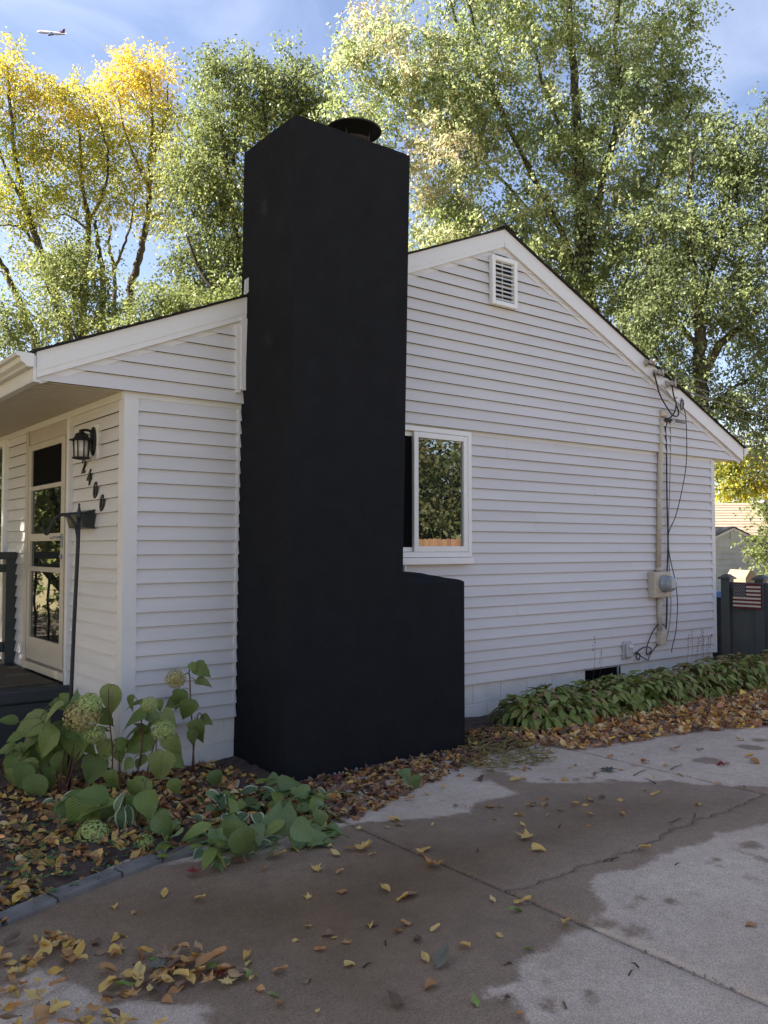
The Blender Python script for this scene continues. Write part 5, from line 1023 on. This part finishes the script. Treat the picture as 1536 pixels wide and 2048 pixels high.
# ------------------------------------------------------------------ trees
def tree(name, label, depth, limbs, blobs, pal, lsize, per, sig=.42, bark='bark', group=None, world=False, droop=.55, twig=.016, cat='tree', hang=.35):
    """limbs: [(pixel polyline [(px,py,ddepth)], r0, r1)], first one is the trunk and is carried down to the ground;
    blobs: [(px, py, rx, ry, n, (palette mix lo, hi))] crown lobes; every sprig is tied to the nearest wood by a twig"""
    sc = depth / F
    pt = (lambda q: v3(q)) if world else (lambda q: atd(depth + (q[2] if len(q) > 2 else 0), q[0], q[1]))
    wood = MB(); sk = []; skr = []
    for li, (P, r0, r1) in enumerate(limbs):
        Q = [pt(q) for q in P]
        if li == 0:
            b_ = Q[0].copy(); b_[:2] -= (Q[1] - Q[0])[:2] * .25; b_[2] = -.2; base = b_; Q = [b_] + Q
        pts = spline(Q, 7); rad = list(np.linspace(r0, r1, len(pts)))
        if li == 0: rad[0] *= 1.35
        pts = [p + RNG.normal(0, .02, 3) for p in pts]
        wood.tube(pts, rad, 9 if r0 > .1 else 7); sk += pts; skr += rad
    root = thing(name, label, cat, base, group)
    sk = np.array(sk); skr = np.array(skr); ok = sk[:, 2] > sk[:, 2].min() + .18 * (sk[:, 2].max() - sk[:, 2].min()); sk = sk[ok]; skr = skr[ok]
    C = []; G = []
    for bl in blobs:
        if world: c_, rad3, n_, mixr = v3(bl[:3]), v3(bl[3]), bl[4], bl[5]
        else: c_ = atd(depth + (bl[6] if len(bl) > 6 else 0), bl[0], bl[1]); n_, mixr = bl[4], bl[5]
        for _ in range(n_):
            d = RNG.normal(size=3); d /= np.linalg.norm(d); r = RNG.random() ** .42 * RNG.uniform(.9, 1.1)
            if world: p = c_ + d * rad3 * r
            else: p = c_ + r * (RIGHT * d[0] * bl[2] * sc + UP * d[1] * bl[3] * sc + FWD * d[2] * .5 * (bl[2] + bl[3]) * sc)
            if p[2] < .6: continue
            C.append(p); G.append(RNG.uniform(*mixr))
    C = np.array(C); G = np.array(G)
    dmin = np.array([np.min(np.linalg.norm(sk - p, axis=1)) for p in C]); order = np.argsort(dmin)
    SK = np.zeros((len(sk) + 6 * len(C), 3)); SK[:len(sk)] = sk; SR = np.zeros(len(SK)); SR[:len(sk)] = skr; ns = len(sk)
    for i in order:
        p = C[i]; dv = SK[:ns] - p; dist = np.sqrt((dv ** 2).sum(1)) + np.maximum(0, dv[:, 2]) * .9; k = int(np.argmin(dist)); a_ = SK[k].copy(); ln = np.linalg.norm(p - a_)
        if ln < .05: continue
        mid = (a_ + p) / 2 + RNG.normal(0, .06, 3) * ln + v3((0, 0, .10 * ln)); pts = [a_, (a_ + mid) / 2 + RNG.normal(0, .02, 3) * ln, mid, (mid + p) / 2 + RNG.normal(0, .03, 3) * ln, p]
        r0 = min(SR[k] * .75, twig * (.55 + .45 * ln)); wood.tube(pts, list(np.linspace(r0, .005, 5)), 4)
        m_ = 4; SK[ns:ns + m_] = pts[1:]; SR[ns:ns + m_] = np.linspace(r0 * .9, .007, m_); ns += m_
    wo = wood.build('trunk', bark, root)
    # sprigs of leaves: along short drooping shoots
    nC = len(C); nS = 5; tot = nC * per; ci = np.repeat(np.arange(nC), per); shoot = RNG.integers(0, nS, tot)
    SD = RNG.normal(size=(nC, nS, 3)) * v3((1, 1, .75)); SD /= np.linalg.norm(SD, axis=2)[:, :, None]; SD *= RNG.uniform(.7, 1.5, (nC, nS, 1)) * sig * 1.7
    tt = RNG.random(tot) ** .8; pos = C[ci] + SD[ci, shoot] * tt[:, None]; pos[:, 2] -= droop * sig * tt ** 2; pos += RNG.normal(0, sig * .16, (tot, 3))
    dirv = RNG.normal(0, .8, (tot, 3)) + SD[ci, shoot] / sig * .3; dirv[:, 2] -= hang * 2; dirv /= np.linalg.norm(dirv, axis=1)[:, None]
    nr = RNG.normal(0, .7, (tot, 3)) + v3((0, 0, .55)); nr -= dirv * (nr * dirv).sum(1)[:, None]; nr /= np.linalg.norm(nr, axis=1)[:, None]; wd_ = np.cross(nr, dirv)
    L_ = lsize * RNG.uniform(.65, 1.25, tot)[:, None]; hw_ = L_ * RNG.uniform(.17, .34, (tot, 1))
    V = np.stack([pos, pos + dirv * L_ * .45 + wd_ * hw_ + nr * L_ * .08, pos + dirv * L_, pos + dirv * L_ * .45 - wd_ * hw_ + nr * L_ * .08], 1).reshape(-1, 3)
    Fq = np.arange(tot * 4).reshape(-1, 4)
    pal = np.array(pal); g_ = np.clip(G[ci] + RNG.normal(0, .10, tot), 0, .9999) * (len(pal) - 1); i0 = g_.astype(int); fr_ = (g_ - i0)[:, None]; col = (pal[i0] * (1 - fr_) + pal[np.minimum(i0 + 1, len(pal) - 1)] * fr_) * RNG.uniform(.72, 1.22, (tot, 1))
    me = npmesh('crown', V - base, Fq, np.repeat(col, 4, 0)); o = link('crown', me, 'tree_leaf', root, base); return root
GRN = [(.105, .135, .055), (.165, .20, .07), (.22, .255, .085), (.33, .35, .11), (.45, .43, .13)]
GLD = [(.12, .155, .04), (.24, .275, .055), (.40, .40, .06), (.60, .48, .06), (.70, .47, .08)]
MPL = [(.13, .18, .085), (.18, .235, .105), (.25, .31, .125), (.35, .40, .175), (.48, .48, .28), (.47, .37, .25)]
G2 = 'backyard trees behind the house'
# big silver maple behind the ridge
tree('maple_tree', 'huge pale green silver maple rising behind the roof ridge', 26.,
     [([(1240, 1000), (1215, 800), (1190, 650), (1168, 560), (1162, 470), (1160, 330), (1152, 200), (1140, 60), (1130, -120)], .34, .07),
      ([(1190, 640), (1130, 480), (1060, 340), (1000, 220), (930, 90), (880, -80)], .11, .03), ([(1170, 560), (1200, 380), (1240, 200), (1230, 60), (1260, -120)], .14, .04),
      ([(1150, 540, 1), (1040, 400, 1.5), (950, 310, 1.5), (840, 240, 1.5), (760, 170, 1)], .065, .02), ([(1200, 720, .5), (1080, 600, 1), (960, 520, 1), (880, 440, 1)], .06, .02),
      ([(1165, 600, 1), (1280, 450, 1), (1340, 300, 0), (1390, 200, 0)], .11, .03), ([(1210, 760, .5), (1140, 620, 1), (1120, 500, 1)], .07, .03), ([(1060, 340), (980, 160), (930, -30)], .07, .03), ([(1160, 330), (1090, 180), (1060, 20)], .08, .03)],
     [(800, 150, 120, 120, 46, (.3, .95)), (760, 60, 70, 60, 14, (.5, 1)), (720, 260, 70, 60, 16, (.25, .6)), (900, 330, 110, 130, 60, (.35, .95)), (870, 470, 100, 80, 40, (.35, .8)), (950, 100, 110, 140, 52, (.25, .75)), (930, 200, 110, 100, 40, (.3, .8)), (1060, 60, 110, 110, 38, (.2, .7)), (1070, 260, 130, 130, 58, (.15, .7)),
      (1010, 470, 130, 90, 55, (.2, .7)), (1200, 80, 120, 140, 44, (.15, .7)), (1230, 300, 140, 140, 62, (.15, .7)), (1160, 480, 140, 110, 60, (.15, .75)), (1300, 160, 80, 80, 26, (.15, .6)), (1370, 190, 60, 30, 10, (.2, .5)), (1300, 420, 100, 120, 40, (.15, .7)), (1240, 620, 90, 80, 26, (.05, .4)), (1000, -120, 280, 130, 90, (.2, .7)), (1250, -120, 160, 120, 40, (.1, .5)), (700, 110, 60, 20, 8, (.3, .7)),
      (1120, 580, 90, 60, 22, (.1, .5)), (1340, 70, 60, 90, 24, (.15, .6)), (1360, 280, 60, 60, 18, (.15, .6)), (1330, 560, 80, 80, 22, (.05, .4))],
     MPL, .125, 150, .50, group=G2, droop=.7)
tree('shade_tree', 'dense green tree right of the maple with forked dark trunk', 24.,
     [([(1410, 1000), (1402, 800), (1400, 720), (1398, 640), (1385, 540), (1380, 420), (1385, 300)], .26, .05), ([(1404, 760), (1440, 690), (1500, 640), (1570, 560)], .15, .04), ([(1400, 700), (1340, 620), (1300, 540), (1290, 440)], .09, .03), ([(1395, 640), (1430, 520), (1470, 400), (1480, 300)], .09, .03), ([(1402, 820), (1350, 760), (1300, 700)], .07, .03), ([(1404, 840), (1460, 780), (1520, 750)], .07, .03)],
     [(1430, 330, 80, 80, 34, (.1, .45)), (1500, 330, 60, 80, 26, (.1, .4)), (1380, 460, 110, 90, 54, (.1, .5)), (1500, 480, 90, 100, 50, (.08, .4)), (1320, 600, 90, 80, 40, (.08, .45)), (1440, 620, 120, 70, 50, (.08, .45)), (1290, 690, 60, 60, 20, (.05, .35)), (1520, 700, 70, 90, 34, (.05, .35)), (1350, 740, 70, 50, 22, (.05, .4)), (1460, 800, 80, 60, 28, (.05, .35)), (1540, 850, 50, 60, 16, (.05, .3)), (1560, 260, 60, 70, 14, (.1, .4)), (1600, 500, 80, 200, 36, (.1, .4)), (1420, 245, 40, 30, 7, (.15, .5))],
     [(.12, .155, .075), (.17, .21, .09), (.23, .275, .11), (.30, .33, .14), (.42, .42, .22)], .11, 140, .48, 'bark', G2)
tree('shade_tree', 'rounded grey green tree standing directly behind the chimney', 29.,
     [([(545, 1000), (540, 700), (530, 560), (525, 400), (530, 260), (530, 150)], .28, .04), ([(535, 600), (490, 560), (470, 440), (450, 300), (430, 200)], .12, .03), ([(530, 480), (580, 360), (600, 240), (610, 160)], .1, .03), ([(450, 600, -1), (400, 540, -1), (370, 460, -1)], .10, .03), ([(530, 420), (470, 330), (480, 180)], .07, .03)],
     [(430, 150, 45, 55, 22, (.1, .4)), (520, 170, 110, 70, 60, (.1, .45)), (610, 190, 70, 80, 40, (.15, .55)), (430, 270, 70, 80, 44, (.12, .5)), (520, 300, 120, 90, 60, (.15, .55)), (630, 300, 60, 80, 20, (.2, .6)), (400, 400, 75, 70, 44, (.2, .7)), (480, 420, 80, 80, 44, (.2, .65)), (420, 520, 80, 60, 40, (.05, .45)), (490, 530, 60, 60, 24, (.05, .4)), (350, 330, 40, 60, 14, (.3, .75)), (440, 600, 70, 35, 22, (.05, .4)), (370, 560, 36, 20, 8, (.05, .4))],
     GRN, .12, 140, .54, 'bark_dark', G2, hang=.5)
YT = [('tall golden topped tree with bare pale stems, right of the yellow group', 32., [([(262, 1000), (258, 690), (260, 590), (272, 540), (286, 480), (298, 410), (300, 330), (305, 230), (300, 150)], .22, .03), ([(296, 440), (330, 420), (350, 380)], .06, .02), ([(262, 600), (235, 540), (225, 470), (205, 420), (170, 300)], .0001, .0001), ([(300, 380), (255, 280), (235, 190)], .07, .02), ([(300, 330), (330, 240), (335, 170)], .06, .02), ([(228, 690), (228, 545), (218, 500), (222, 450)], .09, .04), ([(228, 545), (245, 500), (262, 440), (270, 380)], .06, .02)],
       [(260, 140, 70, 40, 26, (.6, 1)), (310, 160, 50, 50, 20, (.6, 1)), (225, 200, 45, 60, 22, (.5, .95)), (290, 230, 75, 60, 38, (.35, .85)), (340, 260, 35, 60, 16, (.4, .9)), (260, 310, 70, 40, 22, (.2, .6)), (300, 360, 50, 36, 18, (.35, .85)), (230, 370, 60, 40, 18, (.1, .5)), (290, 430, 50, 30, 8, (.3, .8)), (330, 430, 40, 50, 10, (.2, .6))]),
      ('slender yellow green tree in the middle of the yellow group', 31., [([(168, 1000), (165, 690), (168, 560), (175, 490), (178, 440), (165, 370), (160, 280), (150, 210)], .19, .03), ([(178, 440), (210, 380), (215, 300), (190, 220)], .07, .02), ([(176, 460), (130, 430), (100, 440)], .05, .02), ([(200, 690), (205, 560), (195, 480), (190, 440)], .13, .05)],
       [(110, 200, 55, 40, 24, (.5, 1)), (165, 220, 50, 50, 24, (.35, .85)), (150, 300, 70, 60, 36, (.2, .65)), (200, 300, 50, 50, 18, (.2, .65)), (130, 390, 70, 50, 28, (.1, .5)), (190, 400, 50, 50, 16, (.2, .65)), (150, 490, 70, 40, 20, (.1, .5)), (100, 290, 40, 60, 16, (.35, .8))]),
      ('leaning yellow green tree with twin stems at the left picture edge', 30., [([(72, 720), (60, 660), (35, 600), (10, 540), (-30, 470), (-60, 380)], .19, .06), ([(145, 705), (128, 640), (95, 540), (70, 470), (48, 400), (30, 310), (20, 200), (15, 140)], .19, .03), ([(66, 660), (30, 580), (0, 540)], .08, .03), ([(52, 420), (10, 330), (-30, 220)], .08, .02), ([(75, 490), (40, 455), (-10, 450)], .06, .02)],
       [(20, 140, 60, 40, 24, (.45, .95)), (60, 200, 40, 50, 18, (.4, .85)), (0, 240, 60, 60, 24, (.05, .45)), (50, 290, 50, 50, 22, (.15, .6)), (20, 390, 60, 50, 24, (.15, .6)), (60, 430, 50, 40, 16, (.15, .6)), (-60, 200, 70, 90, 30, (.3, .8)), (-50, 400, 60, 90, 24, (.2, .7)), (60, 520, 50, 30, 10, (.15, .5))])]
for lab, dp, li, bl in YT: tree('ash_tree', lab, dp, li, bl, GLD, .115, 90, .50, 'bark', G2, hang=.25)
tree('small_tree', 'bushy dark green understorey tree behind the left roof slope', 27., [([(160, 1000), (160, 700), (150, 620), (140, 540), (130, 480)], .13, .03), ([(158, 680), (110, 610), (90, 560)], .06, .02), ([(160, 690), (200, 620), (220, 570)], .06, .02)],
     [(110, 560, 60, 45, 24, (.25, .75)), (180, 570, 50, 40, 20, (.25, .75)), (90, 630, 50, 40, 16, (.25, .7)), (180, 640, 60, 45, 20, (.2, .65)), (130, 510, 50, 30, 16, (.15, .55)), (230, 640, 30, 40, 12, (.05, .4)), (20, 640, 40, 50, 18, (.15, .5)), (30, 700, 50, 30, 14, (.15, .5)), (110, 700, 60, 20, 12, (.1, .4))], GRN, .11, 120, .45, 'bark_dark', G2)
tree('small_tree', 'low light green tree peeking over the roof left of the chimney', 25., [([(380, 1000), (380, 760), (375, 680), (370, 620)], .10, .03), ([(378, 720), (320, 650), (300, 610)], .05, .02), ([(378, 720), (430, 640), (460, 600)], .05, .02)],
     [(330, 620, 50, 40, 26, (.15, .55)), (400, 620, 60, 40, 30, (.15, .55)), (470, 600, 40, 50, 20, (.1, .5)), (280, 640, 40, 35, 16, (.1, .45)), (300, 580, 22, 20, 6, (.1, .4))], GRN, .105, 120, .44, 'bark_dark', G2)
tree('tree', 'golden yellow tree beyond the tan roof under the right eave', 58., [([(1490, 1080), (1490, 1000), (1485, 940), (1490, 880)], .2, .05), ([(1488, 980), (1450, 930)], .08, .03), ([(1488, 980), (1530, 930)], .08, .03)],
     [(1450, 950, 40, 40, 34, (.05, .7)), (1500, 940, 45, 40, 36, (.1, .85)), (1530, 970, 40, 40, 30, (.1, .8)), (1470, 990, 50, 20, 24, (.2, .6)), (1480, 890, 60, 30, 20, (.2, .8)), (1430, 900, 40, 50, 20, (.1, .5)), (1560, 900, 40, 60, 20, (.1, .6))], GLD, .26, 48, .7, 'bark_dark', 'distant trees')
tree('shrub', 'loose leafy shrub overhanging the grey shed at the right edge', 21., [([(1560, 1200), (1555, 1120), (1545, 1060), (1530, 1000)], .05, .015), ([(1556, 1130), (1520, 1090), (1500, 1070)], .02, .01)],
     [(1530, 1060, 26, 40, 12, (.05, .4)), (1550, 1110, 36, 50, 18, (.05, .4)), (1515, 1110, 18, 26, 7, (.05, .4)), (1516, 1010, 12, 14, 4, (.05, .4)), (1560, 1020, 30, 40, 10, (.05, .4))], GRN, .11, 40, .24, 'bark_dark', cat='shrub')
# front yard trees left of the picture: they shade the driveway, dapple the front wall and show in the door glass
def wtree(label, x, y, h, r, n, pal, lo=.35, ls=.17, per=54, name='front_yard_tree', group='front yard trees'):
    z0 = h * lo; cz_ = (h + z0) / 2; rz = (h - z0) / 2
    tree(name, label, 1., [([(x, y, 1.), (x + .1, y, z0), (x + .05, y + .1, cz_), (x, y, h * .9)], .26, .04)] + [([(x, y, z0 * (.9 + .15 * k)), (x + r * .45 * math.cos(k * 1.7), y + r * .45 * math.sin(k * 1.7), z0 + rz * (.4 + .2 * k)), (x + r * .75 * math.cos(k * 1.7), y + r * .75 * math.sin(k * 1.7), z0 + rz * (.7 + .25 * k))], .09, .03) for k in range(5)],
         [(x + r * .35 * math.cos(k * 2.1), y + r * .35 * math.sin(k * 2.1), cz_ + rz * .35 * math.sin(k * 1.3), (r * .75, r * .75, rz * .75), n // 5, (.05, .6)) for k in range(5)], pal, ls, per, .55, 'bark', group, world=True)
wtree('broad front yard tree nearest the stoop, left of the picture', -6.1, 5.5, 15.5, 4.7, 500, GRN, .24, ls=.215, per=76)
wtree('tall front yard tree behind the first, left of the picture', -10.5, 11., 13., 4.4, 300, GRN, .1, per=70)
wtree('front yard tree by the driveway, left of the picture', -8.0, 2.0, 13., 4.8, 560, GRN, .20, ls=.24, per=80)
wtree('front yard tree further along the street, reflected in the door', -3.6, 11.2, 9., 3.4, 330, GRN, .04, per=60)
wtree('front yard tree across the street, reflected in the picture window', -6.5, 18.5, 6., 3.6, 240, GRN, .05, per=60)
# board fence and trees across the driveway, reflected in the side window
bf = thing('board_fence', 'weathered cedar board fence across the driveway, reflected in the side window', 'fence', (9, -8.4, -.1))
pm, _ = MB().prism([(-.068, 0, 0), (.068, 0, 0), (.068, 0, 1.96), (.040, 0, 2.0), (-.040, 0, 2.0), (-.068, 0, 1.96)], [(-.068, .018, 0), (.068, .018, 0), (.068, .018, 1.96), (.040, .018, 2.0), (-.040, .018, 2.0), (-.068, .018, 1.96)]).mesh('picket', (0, 0, 0))
for k in range(82):
    o = link('picket', pm, 'cedar', bf, (3.0 + k * .141, -8.4, -.1 + random.uniform(-.012, .012)))
for z_ in (.3, 1.0, 1.6): box('rail', (2.95, -8.44, z_), (14.6, -8.401, z_ + .09), 'cedar', bf)
RF = [(.030, .055, .022), (.06, .09, .03), (.12, .13, .05), (.22, .15, .07), (.30, .20, .10)]
wtree('brown leaved tree behind the board fence, reflected in the side window', 9.5, -12.0, 5.6, 3.4, 260, RF, .12, .17, 80, 'neighbour_tree', 'trees across the driveway')
wtree('green tree further right behind the board fence, reflected in the side window', 14.5, -13.5, 5.8, 3.6, 260, RF, .06, .17, 80, 'neighbour_tree', 'trees across the driveway')
